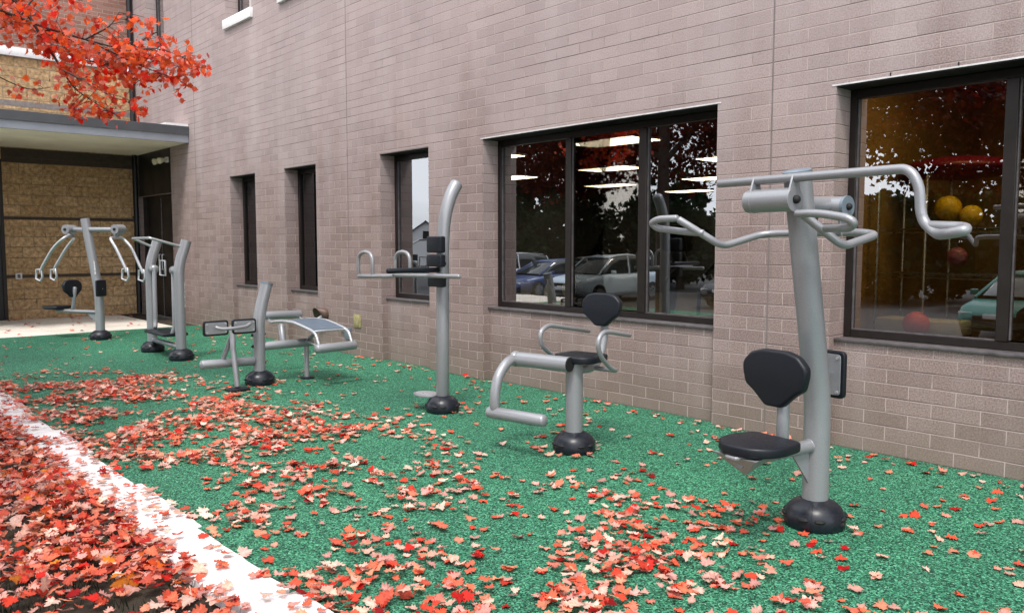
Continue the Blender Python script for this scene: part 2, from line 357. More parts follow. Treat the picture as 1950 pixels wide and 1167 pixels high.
def sphere(bm, c, r, u=24, v=16, mi=0, sc=(1, 1, 1)):
    t = bmesh.new(); bmesh.ops.create_uvsphere(t, u_segments=u, v_segments=v, radius=r)
    for q in t.verts: q.co = Vector((q.co.x * sc[0], q.co.y * sc[1], q.co.z * sc[2])) + Vector(c)
    merge(bm, t, mi); return bm
def pixdepth(px, py, d):     # point d metres ahead of the camera seen towards a picture direction (used only to measure the branches)
    return None

# ------------------------------------------------------------------ ground
W = 5.54            # front plane of the brick wall
def sheet(name, x0, y0, x1, y1, z, mat, label, cuts=0):
    bm = B(); vs = [bm.verts.new(p) for p in ((x0, y0, z), (x1, y0, z), (x1, y1, z), (x0, y1, z))]; bm.faces.new(vs)
    o = obj(name, bm, mat, smooth=0); props(o, label, 'ground', kind='structure'); return o
# soil and lot: one sheet reaching the horizon, gently falling to the parking lot
bm = B(); xs = [-400, -60, -30, -9, -6.5, -5, 1.28, 1.6, 30, 400]; ys = [-300, -20, -3, 3, 9, 16, 30, 80, 400]
zf = lambda x: -.62 if x <= -6.5 else (-.3 if x < -4.9 and x > -5.1 else -.02)
g = [[bm.verts.new((x, y, zf(x))) for y in ys] for x in xs]
for i in range(len(xs) - 1):
    for j in range(len(ys) - 1): bm.faces.new((g[i][j], g[i + 1][j], g[i + 1][j + 1], g[i][j + 1]))
props(obj('ground', bm, 'soil', smooth=0), 'dark soil and turf of the planted bed left of the white curb', 'ground', kind='structure')
sheet('parking_lot', -70, -20, -7.0, 80, -.612, 'asphalt', 'grey asphalt of the parking lot mirrored in the windows')
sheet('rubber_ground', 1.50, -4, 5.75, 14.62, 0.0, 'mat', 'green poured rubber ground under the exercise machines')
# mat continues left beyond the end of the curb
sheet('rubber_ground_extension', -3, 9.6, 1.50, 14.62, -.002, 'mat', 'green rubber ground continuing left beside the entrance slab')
bm = B()
for x0 in [-4.2, -2.35, -.5, 1.35, 3.2]:
    box(bm, (x0 + .006, 14.62, -.1), (min(x0 + 1.844, 5.70), 16.20, .012), .006, seg=1)
    box(bm, (x0 + .006, 16.21, -.1), (min(x0 + 1.844, 5.70), 17.86, .012), .006, seg=1)
props(obj('pavement', bm, 'concrete', smooth=30), 'pale concrete entrance slab under the canopy', 'pavement', kind='structure')
ordn = ['nearest', 'second nearest', 'third nearest', 'fourth nearest', 'fifth nearest', 'sixth nearest', 'seventh nearest', 'eighth nearest', 'ninth nearest']
y = 1.35
for i in range(9):
    ln = [.78, .95, 1.04, 1.0, .97, .93, 1.02, .96, .9][i]
    dx = [0, .014, -.012, .018, -.014, .012, -.016, .014, 0][i]
    bm = B(); box(bm, (-.130, 0, -.06), (.130, ln - .014, .010 + .004 * (i % 3)), .010)
    bmesh.ops.subdivide_edges(bm, edges=[e for e in bm.edges if e.calc_length() > .2], cuts=14, use_grid_fill=True)
    for v in bm.verts:
        q = v.co * 7 + Vector((i * 3.1, 0, 0)); v.co.x += .010 * noise.noise(q); v.co.z += .006 * noise.noise(q * 1.7)
    o = obj('curb_stone', bm, 'curb'); o.location = (1.392 + dx, y, 0); o.rotation_euler = (0, 0, R([.3, -.4, .5, -.5, .4, -.3, .6, -.2, .3][i]))
    props(o, f'{ordn[i]} white curb stone of the strip between leaf bed and green ground', 'curb stone', 'white curb stones edging the green ground')
    y += ln

# ------------------------------------------------------------------ brick building
bld = empty('brick_building', 'long mauve brick wall with dark recessed windows behind the exercise machines', 'building', (W, 6, 0))
inv = Vector((-W, -6, 0))
def part(name, bm, mat, parent=None, **k):
    bmesh.ops.translate(bm, verts=bm.verts, vec=inv)
    return obj(name, bm, mat, parent if parent is not None else bld, **k)
def part_uv(name, bm, mat, parent=None):
    o = obj(name, bm, mat, None, smooth=0, uv=True)
    for v in o.data.vertices: v.co += inv
    o.parent = parent if parent is not None else bld; return o
HEAD, SB, ST = 2.565, .765, .785
TOP = 8.0
ops = [(-2.2, 2.777, 'W2'), (3.748, 6.647, 'W1'), (7.615, 8.632, 'C'), (10.26, 11.21, 'B'), (12.21, 13.17, 'A'), (15.90, 17.869, 'door')]
upper = {'B': (10.26, 11.21), 'A': (12.21, 13.17)}
bm = B(); yprev = -6.0; XB = 5.95
def wallbox(y0, y1, z0, z1, x0=W): box(bm, (x0, y0, z0), (XB, y1, z1))
ycur = -6.0
for (a, b_, nm) in ops:
    wallbox(ycur, a, -.2, TOP)
    if nm in upper: wallbox(a, b_, HEAD, 4.93); wallbox(a, b_, 7.0, TOP)
    elif nm == 'door': pass
    else: wallbox(a, b_, HEAD, TOP)
    ycur = b_
wallbox(15.90, 16.02, 2.43, TOP); wallbox(16.02, 17.05, 2.43, 5.02); wallbox(16.02, 17.05, 7.0, TOP); wallbox(17.05, 18.2, 2.43, TOP)
wallbox(17.869, 18.2, -.2, 2.43)
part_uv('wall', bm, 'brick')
for (a, b_, nm) in ops[:5]:
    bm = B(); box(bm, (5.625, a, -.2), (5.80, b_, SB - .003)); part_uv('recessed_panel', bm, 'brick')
for yj in (3.272, 9.406, 14.65):
    bm = B(); box(bm, (W - .0015, yj - .006, 0), (W + .004, yj + .006, TOP)); part('control_joint', bm, 'sealant', smooth=0)
def frame_window(y0, y1, z0, z1, mull, x=5.75, fw=.055, lab=None, gl='glass'):
    bm = B(); X0, X1 = x, x + .07
    box(bm, (X0, y0 + .002, z0), (X1, y0 + fw, z1), .003, seg=1); box(bm, (X0, y1 - fw, z0), (X1, y1 - .002, z1), .003, seg=1)
    box(bm, (X0 + .001, y0 + fw, z1 - fw * 1.15), (X1, y1 - fw, z1 - .002), .003, seg=1); box(bm, (X0 + .001, y0 + fw, z0), (X1, y1 - fw, z0 + fw), .003, seg=1)
    fr = part('window', bm, 'bronze', label=lab)
    edges = [y0 + fw] + [e for m in mull for e in (m[0], m[1])] + [y1 - fw]
    for m in mull:
        bm = B(); box(bm, (X0 - .004, m[0], z0 + fw + .001), (X1 - .002, m[1], z1 - fw * 1.15 - .001), .003, seg=1); part('mullion', bm, 'bronze', fr)
    for k in range(0, len(edges), 2):
        a, b_ = edges[k], edges[k + 1]
        bm = B(); vs = [bm.verts.new(p) for p in ((x + .03, a, z0 + fw), (x + .03, a, z1 - fw * 1.15), (x + .03, b_, z1 - fw * 1.15), (x + .03, b_, z0 + fw))]; bm.faces.new(vs)
        part('pane', bm, gl, fr, smooth=0, recalc=False)
        bm = B()   # gasket: slim bright inner bead
        box(bm, (x + .012, a + .0005, z0 + fw + .0005), (x + .028, b_ - .0005, z0 + fw + .008)); box(bm, (x + .012, b_ - .009, z0 + fw + .009), (x + .028, b_ - .0005, z1 - .066))
        if gl == 'glass_dark': bm.free(); continue
        part('glazing_bead', bm, 'sillm', fr, smooth=0)
    return fr
winlab = {'W2': 'wide window at right with balls and a wire rack inside', 'W1': 'three pane window with parked cars mirrored in it', 'C': 'narrow window with sky and a white gable mirrored in it',
          'B': 'narrow dark window right of the farthest one', 'A': 'farthest narrow dark ground floor window'}
mulls = {'W2': [(1.70, 1.775), (.60, .675), (-.5, -.425)], 'W1': [(5.55, 5.625), (4.62, 4.71)], 'C': [], 'B': [], 'A': []}
for (a, b_, nm) in ops[:5]:
    fr = frame_window(a, b_, ST, HEAD - .012, mulls[nm], lab=winlab[nm], gl='glass_dark' if nm in 'AB' else 'glass')
    if nm in ('A', 'B', 'C'):
        bm = B(); box(bm, (5.845, a + .01, ST + .03), (5.86, b_ - .01, HEAD - .03)); part('dark_backing_sheet', bm, 'black', fr, smooth=0)  # black sheet added behind the narrow panes to keep them dark
    bm = B(); box(bm, (5.604, a + .002, SB - .002), (5.752, b_ - .002, ST - .001), .004); part('sill', bm, 'sillm', fr)
    bm = B(); box(bm, (W + .004, a + .002, HEAD - .011), (5.85, b_ - .002, HEAD - .002)); part('head_plate', bm, 'soffit_metal', fr, smooth=0)
    bm = B(); box(bm, (W - .004, a - (.03 if nm[0] == 'W' else 0), HEAD - .004), (W + .003, b_ + (.03 if nm[0] == 'W' else 0), HEAD + .006)); part('lintel_edge', bm, 'flash' if nm[0] == 'W' else 'sealant', fr, smooth=0)
for (a, b_, zb, lb) in ((12.21, 13.17, 4.93, 'upper window above the farthest narrow window'), (10.26, 11.21, 4.93, 'upper window cut by the top of the photo'), (16.02, 17.05, 5.02, 'upper window above the canopy')):
    fr = frame_window(a, b_, zb + .15, 7.0, [], lab=lb)
    bm = B(); box(bm, (W - .05, a - .06, zb), (5.77, b_ + .03, zb + .15), .006); part('sill', bm, 'stone', fr)
for k, yw in enumerate((1.98, 1.35, 2.40)):
    bm = B(); box(bm, (W - .003, yw, HEAD + .008), (W + .002, yw + .009, HEAD + .03)); part('weep_hole', bm, 'black', smooth=0)
# service door below the canopy
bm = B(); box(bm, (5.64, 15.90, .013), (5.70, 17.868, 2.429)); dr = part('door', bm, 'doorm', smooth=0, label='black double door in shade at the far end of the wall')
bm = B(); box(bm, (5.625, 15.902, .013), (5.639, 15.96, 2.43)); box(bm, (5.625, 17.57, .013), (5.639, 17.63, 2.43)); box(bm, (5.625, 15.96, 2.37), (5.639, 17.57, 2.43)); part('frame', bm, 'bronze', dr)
bm = B(); box(bm, (W - .006, 15.902, 2.434), (W - .001, 17.74, 3.273)); part('transom_shade_panel', bm, 'doorm', smooth=0)  # dark panel over the door, its black also paints the canopy shade
bm = B(); box(bm, (5.622, 16.755, .03), (5.639, 16.775, 2.36)); part('meeting_stile', bm, 'sillm', dr)
for yy in (16.68, 16.86):
    bm = B(); tube(bm, [(5.639, yy, .95), (5.59, yy, .95), (5.59, yy, 1.25), (5.639, yy, 1.25)], .012, r=.02, seg=8); part('handle', bm, 'steel_light', dr)
# interior rooms
bm = B()
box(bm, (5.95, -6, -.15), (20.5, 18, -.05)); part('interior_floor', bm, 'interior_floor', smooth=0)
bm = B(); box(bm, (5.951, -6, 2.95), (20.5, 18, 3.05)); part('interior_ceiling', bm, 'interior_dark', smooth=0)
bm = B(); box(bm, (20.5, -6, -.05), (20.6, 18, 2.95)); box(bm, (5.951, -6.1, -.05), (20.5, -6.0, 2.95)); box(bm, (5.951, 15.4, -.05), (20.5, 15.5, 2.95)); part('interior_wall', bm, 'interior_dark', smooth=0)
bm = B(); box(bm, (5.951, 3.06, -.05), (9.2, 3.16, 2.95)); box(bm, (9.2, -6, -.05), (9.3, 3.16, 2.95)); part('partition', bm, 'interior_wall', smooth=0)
for ci, cx_ in enumerate((8.95, 12.1, 15.5, 18.8)):
    for cj, cy_ in enumerate((4.9, 7.8, 10.6, 13.6)):
        if (ci, cj) in ((0, 0), (3, 0)): continue
        t = empty('ceiling_light', 'lit gym ceiling light, ' + ('row nearest the glass', 'second row from the glass', 'third row from the glass', 'row farthest back')[ci] + (', right end', ', second from the right', ', third from the right', ', left end')[cj], 'ceiling light', (cx_, cy_, 2.93), group='lit ceiling lights seen through the three pane window')
        bm = B(); box(bm, (-.33, -.63, -.012), (.33, .63, .018)); obj('housing', bm, 'white', t, smooth=0)
        bm = B(); box(bm, (-.30, -.60, -.018), (.30, .60, -.0125)); obj('diffuser', bm, 'tube_light', t, smooth=0)
for q, (cx_, cy_) in enumerate(((6.55, 1.9), (6.55, .2))):  # unseen lights added above the window head to brighten the storage room
    t = empty('ceiling_light', ('unseen ceiling light added just inside the wide right window, above the red ball', 'unseen ceiling light added inside the wide right window, nearer the corner')[q], 'ceiling light', (cx_, cy_, 2.93), group='unseen lights added to brighten the storage room')
    bm = B(); box(bm, (-.33, -.63, -.012), (.33, .63, .018)); obj('housing', bm, 'white', t, smooth=0)
    bm = B(); box(bm, (-.30, -.60, -.018), (.30, .60, -.0125)); obj('diffuser', bm, 'added_light', t, smooth=0)
# small wall fittings
t = empty('wall_vent', 'brown flared vent hood sticking out of the brick wall behind the bench', 'vent', (W, 10.05, .49))
bm = B(); segs = 20; A, Bq = [], []
for kk in range(segs):
    a = 2 * math.pi * kk / segs; A.append(bm.verts.new((-.001, .085 * math.cos(a), .085 * math.sin(a)))); Bq.append(bm.verts.new((-.10 - .05 * math.sin(a), .115 * math.cos(a) + .04, .115 * math.sin(a) - .02)))
for kk in range(segs): bm.faces.new((A[kk], A[(kk + 1) % segs], Bq[(kk + 1) % segs], Bq[kk]))
bm.faces.new(A[::-1]); ob = obj('hood', bm, 'rust', t); sm = ob.modifiers.new('thickness', 'SOLIDIFY'); sm.thickness = .006
bm = B(); tube(bm, [(0, 0, 0), (-.09, .05, -.07), (-.13, .10, -.14)], .03, r=.05); obj('pipe_stub', bm, 'steel_light', t)
t = empty('hose_box', 'aged yellow metal cover plate on the brick wall beside the vent', 'cover plate', (W, 9.21, .455))
bm = B(); box(bm, (-.012, -.088, -.085), (-.001, .088, .085), .004); obj('plate', bm, 'yellowpaint', t)
bm = B(); box(bm, (-.018, -.05, -.06), (-.0125, .05, .06), .002); obj('door', bm, 'yellowpaint', t)
t = empty('outlet_box', 'small blue grey outlet box on the brick wall above the green ground', 'outlet box', (W, 9.42, .275))
bm = B(); box(bm, (-.055, -.045, -.075), (-.001, .045, .075), .006); obj('cover', bm, 'outlet', t)
bm = B(); tube(bm, [(-.03, .05, .05), (-.03, .20, .05)], .012, seg=8); obj('conduit', bm, 'white', t)
t = empty('flood_light', 'white twin head flood light on the wall in the shade of the canopy', 'flood light', (W, 16.03, 3.06))
bm = B(); box(bm, (-.05, -.05, -.05), (-.001, .05, .05), .01); obj('mount', bm, 'white', t)
for s in (-1, 1):
    bm = B(); tube(bm, [(-.04, s * .04, 0), (-.12, s * .10, -.02), (-.24, s * .17, -.05)], [.02, .035, .06], seg=14); obj('lamp_head', bm, 'cream', t)

# ------------------------------------------------------------------ entrance wing at the far end
wing = empty('entrance_wing', 'tan block entrance wing with bands at the far end of the yard', 'building', (2, 17.87, 0))
winv = Vector((-2, -17.87, 0))
def wpart(name, bm, mat, parent=None, uv=False, **k):
    if uv:
        o = obj(name, bm, mat, None, smooth=0, uv=True)
        for v in o.data.vertices: v.co += winv
        o.parent = parent or wing; return o
    bmesh.ops.translate(bm, verts=bm.verts, vec=winv); return obj(name, bm, mat, parent or wing, **k)
D = 17.87; XL = 1.3
bm = B(); box(bm, (3.11, D, 0), (W - .002, D + 4, 4.98)); box(bm, (XL, D, 3.05), (3.11, D + 4, 4.98)); box(bm, (XL, D, 0), (2.2, D + 4, 3.05)); wpart('wall', bm, 'block', uv=True)
bm = B(); box(bm, (XL, D + .02, 5.15), (W - .002, D + 4, TOP)); wpart('upper_wall', bm, 'redbrick', uv=True, label='red brown brick storey above the pale ledge')
bm = B(); box(bm, (XL, D - .05, 4.982), (4.9, D + .4, 5.148), .006); wpart('ledge', bm, 'stone')
bm = B(); box(bm, (XL, D - .004, 4.06), (W - .003, D + .05, 4.16)); wpart('band', bm, 'greyband', smooth=0)
for z0, z1 in ((.81, .87), (1.92, 1.98), (3.0, 3.09)):
    bm = B(); box(bm, (3.112, D - .004, z0), (W - .003, D + .05, z1)); wpart('band', bm, 'darkband', smooth=0)
bm = B(); box(bm, (3.112, D - .003, 3.091), (W - .003, D + .05, 3.27)); wpart('dark_top_strip', bm, 'darkband', smooth=0)  # plain dark strip between the top band and the soffit
bm = B(); box(bm, (XL, 16.3, 0), (2.25, D - .002, 3.27)); wpart('unseen_shade_wall', bm, 'doorm', smooth=0)  # unseen black wall added to darken the canopy space and its reflections
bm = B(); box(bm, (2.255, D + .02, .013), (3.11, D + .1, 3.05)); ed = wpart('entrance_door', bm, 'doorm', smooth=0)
bm = B(); box(bm, (3.05, D - .03, .013), (3.11, D + .019, 3.05)); box(bm, (2.255, D - .03, .013), (2.31, D + .019, 3.05)); box(bm, (2.31, D - .03, 2.4), (3.05, D + .019, 2.46)); wpart('frame', bm, 'bronze', ed)
cp = bpy.data.objects.new('canopy', None); COL.objects.link(cp); cp.parent = wing
CY = 14.93
bm = B(); box(bm, (XL, CY + .02, 3.285), (W - .003, D - .005, 3.30)); wpart('soffit', bm, 'soffit', cp, smooth=0)
bm = B(); box(bm, (XL, CY, 3.275), (W - .004, CY + .03, 3.405), .004, seg=1); wpart('lower_fascia', bm, 'fascia_light', cp, smooth=0)
bm = B(); box(bm, (XL, CY - .025, 3.412), (W - .004, CY + .03, 3.565), .004, seg=1); box(bm, (XL, CY + .03, 3.301), (W - .004, D - .004, 3.53)); wpart('upper_fascia', bm, 'fascia_dark', cp, smooth=0)
bm = B(); box(bm, (XL, CY - .008, 3.4055), (W - .004, CY + .03, 3.4115)); wpart('drip_edge', bm, 'flash', cp, smooth=0)
bm = B(); box(bm, (W - .40, CY + .01, 3.5655), (W - .004, D - 2.2, 3.61)); wpart('flashing', bm, 'stone', cp, smooth=0)
bm = B(); tube(bm, [(5.47, 17.79, .02), (5.47, 17.79, TOP)], .05, cap='flat'); 
for zz in (4.35, 6.0, 2.0): box(bm, (5.41, 17.78, zz), (5.53, 17.868, zz + .03))
o = obj('drain_pipe', bm, 'doorm'); props(o, 'black drain pipe running up the inside corner between the two buildings', 'drain pipe')
t = empty('wall_socket', 'small grey socket box on the tan block wall behind the far machine', 'socket box', (3.31, D - .005, .845))
bm = B(); box(bm, (-.055, -.035, -.06), (.055, 0, .06), .006); obj('cover', bm, 'flash', t); bm = B(); box(bm, (-.025, -.039, -.035), (.025, -.0355, .035), .002, seg=1); obj('flap', bm, 'sillm', t)

# ------------------------------------------------------------------ exercise machines
def machine(name, label, base, u, cat='exercise machine'):
    """frame with local +x = the direction the user faces, +z up, local y = left of it"""
    return empty(name, label, cat, (base[0], base[1], 0), math.atan2(u[1], u[0]), group='outdoor exercise machines on the green ground')
def dome(parent, x=0, y=0, r=.152, h=.125, pole_r=.066, turn=0):
    h = h + .012; prof = [(r * .95, .0), (r * .99, .012), (r * 1.01, .035), (r * 1.0, .058), (r * .95, .082), (r * .86, .104), (r * .73, .122), (r * .58, .134), (pole_r + .010, h + .003), (pole_r + .002, h + .006)]
    b = lathe(B(), prof, (x, y, 0), 36); o = obj('base_cover', b, 'rubber', parent)
    for k in range(4):
        for s in (-1, 1):
            a0 = turn + k * math.pi / 2 + s * .27; bmq = B(); pts = []
            for j in range(7):
                a = a0 + (j - 3) * .066; rr = r * (.999 if j not in (0, 6) else .992)
                pts.append((x + rr * math.cos(a), y + rr * math.sin(a), .062))
            tube(bmq, pts, [.002, .009, .0115, .0125, .0115, .009, .002], seg=8); obj('slot', bmq, 'black', o)
    b = B()
    for k in range(2):
        a = turn + k * math.pi; tube(b, [(x + (q * 1.004) * math.cos(a), y + (q * 1.004) * math.sin(a), z) for q, z in prof[:-2]], .0022, seg=6)
    obj('seam', b, 'rubber', o)
    return o
BACK = [(-.05, -.138), (-.085, -.105), (-.125, -.070), (-.172, -.040), (-.190, .035), (-.188, .075), (-.14, .125), (-.07, .145), (.07, .145), (.14, .125), (.188, .075), (.190, .035), (.172, -.040), (.125, -.070), (.085, -.105), (.05, -.138)]
def backpad(parent, c, facing=1, scale=1.0, tilt=0.0):
    """pad whose face looks along local +x (facing=1)"""
    b = B(); az = Vector((math.cos(tilt) * facing, 0, math.sin(tilt))); ay = Vector((-math.sin(tilt) * facing, 0, math.cos(tilt)))
    prism(b, rounded([(x * scale, y * scale) for x, y in BACK], .018), 0, .055, c, (0, 1, 0), ay, az, .016, 4)
    return obj('backrest', b, 'pad', parent)
def plate_panel(name, parent, c, ax, ay, az, w_, h_, label=None):
    """black edged panel with a steel plate and four bolts on the side az points to"""
    ax, ay, az = Vector(ax), Vector(ay), Vector(az)
    rect = lambda a, b: [(-a, -b), (a, -b), (a, b), (-a, b)]
    b = B(); prism(b, rounded(rect(w_ / 2, h_ / 2), .03), 0, .03, c, ax, ay, az, .008, 3); o = obj(name, b, 'pad', parent, label=label)
    b = B(); prism(b, rounded(rect(w_ / 2 - .018, h_ / 2 - .018), .02), .0305, .036, c, ax, ay, az, .001, 1); obj('steel_plate', b, 'steel', o)
    for sx in (-1, 1):
        for sy in (-1, 1):
            b = B(); p = Vector(c) + ax * sx * (w_ / 2 - .035) + ay * sy * (h_ / 2 - .035); tube(b, [p + az * .036, p + az * .044], .008, seg=8, cap='flat'); obj('bolt', b, 'steel_light', o)
    return o
def tri_plate(b, p, th, mi=0):
    """triangular gusset in the local xz plane"""
    prism(b, [(q[0], q[1]) for q in p], -th / 2, th / 2, (0, 0, 0), (1, 0, 0), (0, 0, 1), (0, 1, 0), 0)

# --- machine 1: double sided press and pull-down
a8 = R(8)
m1 = machine('pull_down_machine', 'tallest nearest grey machine with curved pull down arms and a black seat, right foreground', (3.93, 2.02), (-math.cos(a8), math.sin(a8)))
# local y = left of user; measured v (towards +Y, far) is -y
F = lambda u, v, z: (u, -v, z)
obj('pole', tube(B(), [F(0, 0, .10), F(.0, 0, .66), F(.215, 0, 1.80)], .066, seg=28, r=.14, cap='flat', n=10), 'steel', m1)
b = lathe(B(), [(.066, 0), (.070, .002), (.070, .016), (.060, .024)], (0, 0, 0), 28); bmesh.ops.transform(b, matrix=Matrix.Translation(F(.215, 0, 1.80)) @ Matrix.Rotation(R(10), 4, 'Y'), verts=b.verts); obj('pole_cap', b, 'outlet', m1)
dome(m1, turn=R(30))
arm = obj('press_hub', tube(B(), [F(.30, .22, 1.673), F(.30, -.045, 1.673)], .058, seg=28, cap='flat'), 'steel', m1)
obj('cross_tube', tube(B(), [F(.30, .06, 1.665), F(-.14, .06, 1.655)], .045, seg=20, cap='flat'), 'steel', m1)
pa = obj('upper_arm', tube(B(), [F(.30, .43, 1.777), F(.30, -.62, 1.777), F(.30, -.668, 1.70), F(.30, -.675, 1.60), F(.30, -.69, 1.552), F(.32, -.76, 1.497), F(.42, -.86, 1.500), F(.43, -.93, 1.512), F(.34, -.885, 1.525), F(.30, -.70, 1.535)], .0215, seg=16, r=.055), 'steel', m1)
for v in (.182, -.050):
    b = B(); prism(b, [(-.058, -.01), (.058, -.01), (.02, .115), (-.02, .115)], -.005, .005, F(.30, v, 1.673), (1, 0, 0), (0, 0, 1), (0, 1, 0), .001, 1)
    prism(b, [(.060 * math.cos(q * math.pi / 12), .060 * math.sin(q * math.pi / 12)) for q in range(24)], -.006, .006, F(.30, v, 1.673), (1, 0, 0), (0, 0, 1), (0, 1, 0), .001, 1)
    obj('bracket', b, 'steel', pa)
b = B(); sphere(b, F(.30, -.062, 1.673), .021, 14, 10); obj('bolt_cap', b, 'black', arm)
arm2 = obj('pull_hub', tube(B(), [F(-.14, .19, 1.650), F(-.14, -.035, 1.650)], .053, seg=28, cap='flat'), 'steel', m1)
obj('collar', tube(B(), [F(-.14, -.030, 1.650), F(-.14, -.046, 1.650)], .056, seg=28, cap='flat'), 'outlet', arm2)
b = B(); sphere(b, F(-.14, -.05, 1.650), .018, 14, 10); obj('bolt_cap', b, 'black', arm2)
for v in (.16, -.02):
    b = B(); prism(b, [(-.05, .0), (.05, .0), (.022, -.15), (-.022, -.15)], -.005, .005, F(-.14, v, 1.65), (1, 0, 0), (0, 0, 1), (0, 1, 0), .001, 1)
    obj('bracket', b, 'steel', arm2)
tube_b = [F(.33, -.12, 1.60), F(.15, -.22, 1.448), F(-.13, -.215, 1.505), F(-.15, -.12, 1.518), F(-.15, .40, 1.518), F(-.10, .47, 1.512), F(.15, .524, 1.446), F(.35, .672, 1.598)]
pb = obj('lower_arm', tube(B(), tube_b, .020, seg=16, r=.05), 'steel', m1)
obj('handle', tube(B(), [F(.352, -.10, 1.603), F(.37, -.24, 1.600), F(.375, -.385, 1.575), F(.36, -.415, 1.552), F(.34, -.375, 1.530), F(.27, -.20, 1.533)], .019, seg=14, r=.06), 'steel', pb)
obj('handle', tube(B(), [F(.352, .665, 1.601), F(.37, .80, 1.600), F(.365, .865, 1.578), F(.345, .835, 1.548), F(.28, .66, 1.525), F(.24, .575, 1.52)], .019, seg=14, r=.06), 'steel', pb)
obj('seat_beam', tube(B(), [F(.03, 0, .425), F(.60, 0, .425)], .033, seg=20, cap='flat'), 'steel', m1)
b = B(); tri_plate(b, [(.06, .40), (.20, .40), (.066, .235)], .010); obj('gusset', b, 'steel', m1)
b = B(); prism(b, [(.40, -.10), (.40, .10), (.66, .03), (.66, -.03)], .445, .46, (0, 0, 0), (1, 0, 0), (0, 1, 0), (0, 0, 1), .002, 1)
t_ = bmesh.new(); vs = [t_.verts.new(p) for p in ((.30, -.03, .446), (.30, .03, .446), (.635, -.13, .455), (.635, .13, .455), (.545, 0, .350))]
for f in ((0, 1, 4), (0, 4, 2), (1, 3, 4), (2, 4, 3), (0, 2, 3, 1)): t_.faces.new([vs[i] for i in f])
merge(b, t_); obj('seat_bracket', b, 'steel', m1)
SEAT = [(-.15, -.15), (-.15, .15), (.02, .175), (.12, .15), (.18, .08), (.195, 0), (.18, -.08), (.12, -.15), (.02, -.175)]
b = B(); prism(b, rounded(SEAT, .05, 5), 0, .05, (.46, 0, .462), (1, 0, 0), (0, 1, 0), (0, 0, 1), .014, 4); obj('seat', b, 'pad', m1)
obj('back_post', tube(B(), [F(.275, 0, .44), F(.275, 0, .74)], .031, seg=18), 'steel', m1)
backpad(m1, F(.275, .03, .792), 1)
plate_panel('instruction_board', m1, F(-.165, .045, .778), (0, 1, 0), (0, 0, 1), (1, 0, 0), .20, .25)
obj('board_bracket', tube(B(), [F(-.02, .03, .78), F(-.15, .045, .78)], .014, seg=10), 'steel', m1)

obj('weld_bead', tube(B(), [F(.066 + .002, .034 * math.cos(a * math.pi / 8), .425 + .034 * math.sin(a * math.pi / 8)) for a in range(16)], .004, seg=6, closed=True), 'steel', m1)
for v in (-.115, .115):
    for u_ in (.40, .56): b = B(); tube(b, [F(u_, v * .7, .440), F(u_, v * .7, .452)], .008, seg=6, cap='flat'); obj('bolt', b, 'steel_light', m1)
for dz in (-.05, .05): b = B(); tube(b, [F(.241, 0, .795 + dz), F(.246, 0, .795 + dz)], .010, seg=8, cap='flat'); obj('bolt', b, 'black', m1)
# --- machine 2: leg extension
a10 = R(10)
m2 = machine('leg_extension_machine', 'grey leg extension machine with black backrest and leg roller under the three pane window', (4.09, 3.906), (-math.cos(a10), -math.sin(a10)))
obj('pole', tube(B(), [F(0, 0, .10), F(0, 0, .625)], .061, seg=28, cap='flat'), 'steel', m2)
dome(m2, r=.150, turn=R(-20), pole_r=.061)
pt = obj('pivot_tube', tube(B(), [F(.115, .40, .632), F(.115, -.035, .632)], .053, seg=26, cap='flat'), 'steel', m2)
obj('end_cap', tube(B(), [F(.115, -.034, .632), F(.115, -.042, .632)], .050, seg=26, cap='flat'), 'black', pt)
obj('hub', tube(B(), [F(.115, .47, .632), F(.115, .395, .632)], .057, seg=26), 'steel', m2)
obj('leg_arm', tube(B(), [F(.12, .43, .635), F(.22, .43, .622), F(.325, .43, .53), F(.36, .43, .41), F(.355, .43, .28)], .036, seg=18, r=.12), 'steel', m2)
obj('roller', tube(B(), [F(.355, .50, .275), F(.355, -.01, .275)], .043, seg=22), 'steel', m2)
b = B(); prism(b, rounded([(-.17, -.155), (-.17, .155), (.05, .175), (.13, .12), (.15, 0), (.13, -.12), (.05, -.175)], .05, 5), 0, .05, F(-.05, 0, .632), (1, 0, 0), (0, 1, 0), (0, 0, 1), .014, 4)
obj('seat', b, 'pad', m2)
obj('back_post', tube(B(), [F(-.04, 0, .575), F(-.22, 0, .56), F(-.34, 0, .62), F(-.40, 0, .80), F(-.395, 0, .90)], .030, seg=16, r=.10), 'steel', m2)
backpad(m2, F(-.385, 0, .975), 1, .86, tilt=R(4))
obj('armrest', tube(B(), [F(-.15, -.07, .58), F(-.17, -.25, .575), F(-.08, -.25, .60), F(.06, -.25, .70), F(.10, -.25, .80), F(.04, -.25, .862), F(-.05, -.25, .86), F(-.34, -.25, .808)], .0165, seg=12, r=.06), 'steel', m2)
obj('armrest', tube(B(), [F(-.15, .07, .58), F(-.20, .22, .585), F(-.10, .25, .64), F(.05, .25, .735), F(.075, .25, .83), F(-.02, .25, .875), F(-.12, .25, .862), F(-.58, .25, .785)], .0165, seg=12, r=.06), 'steel', m2)

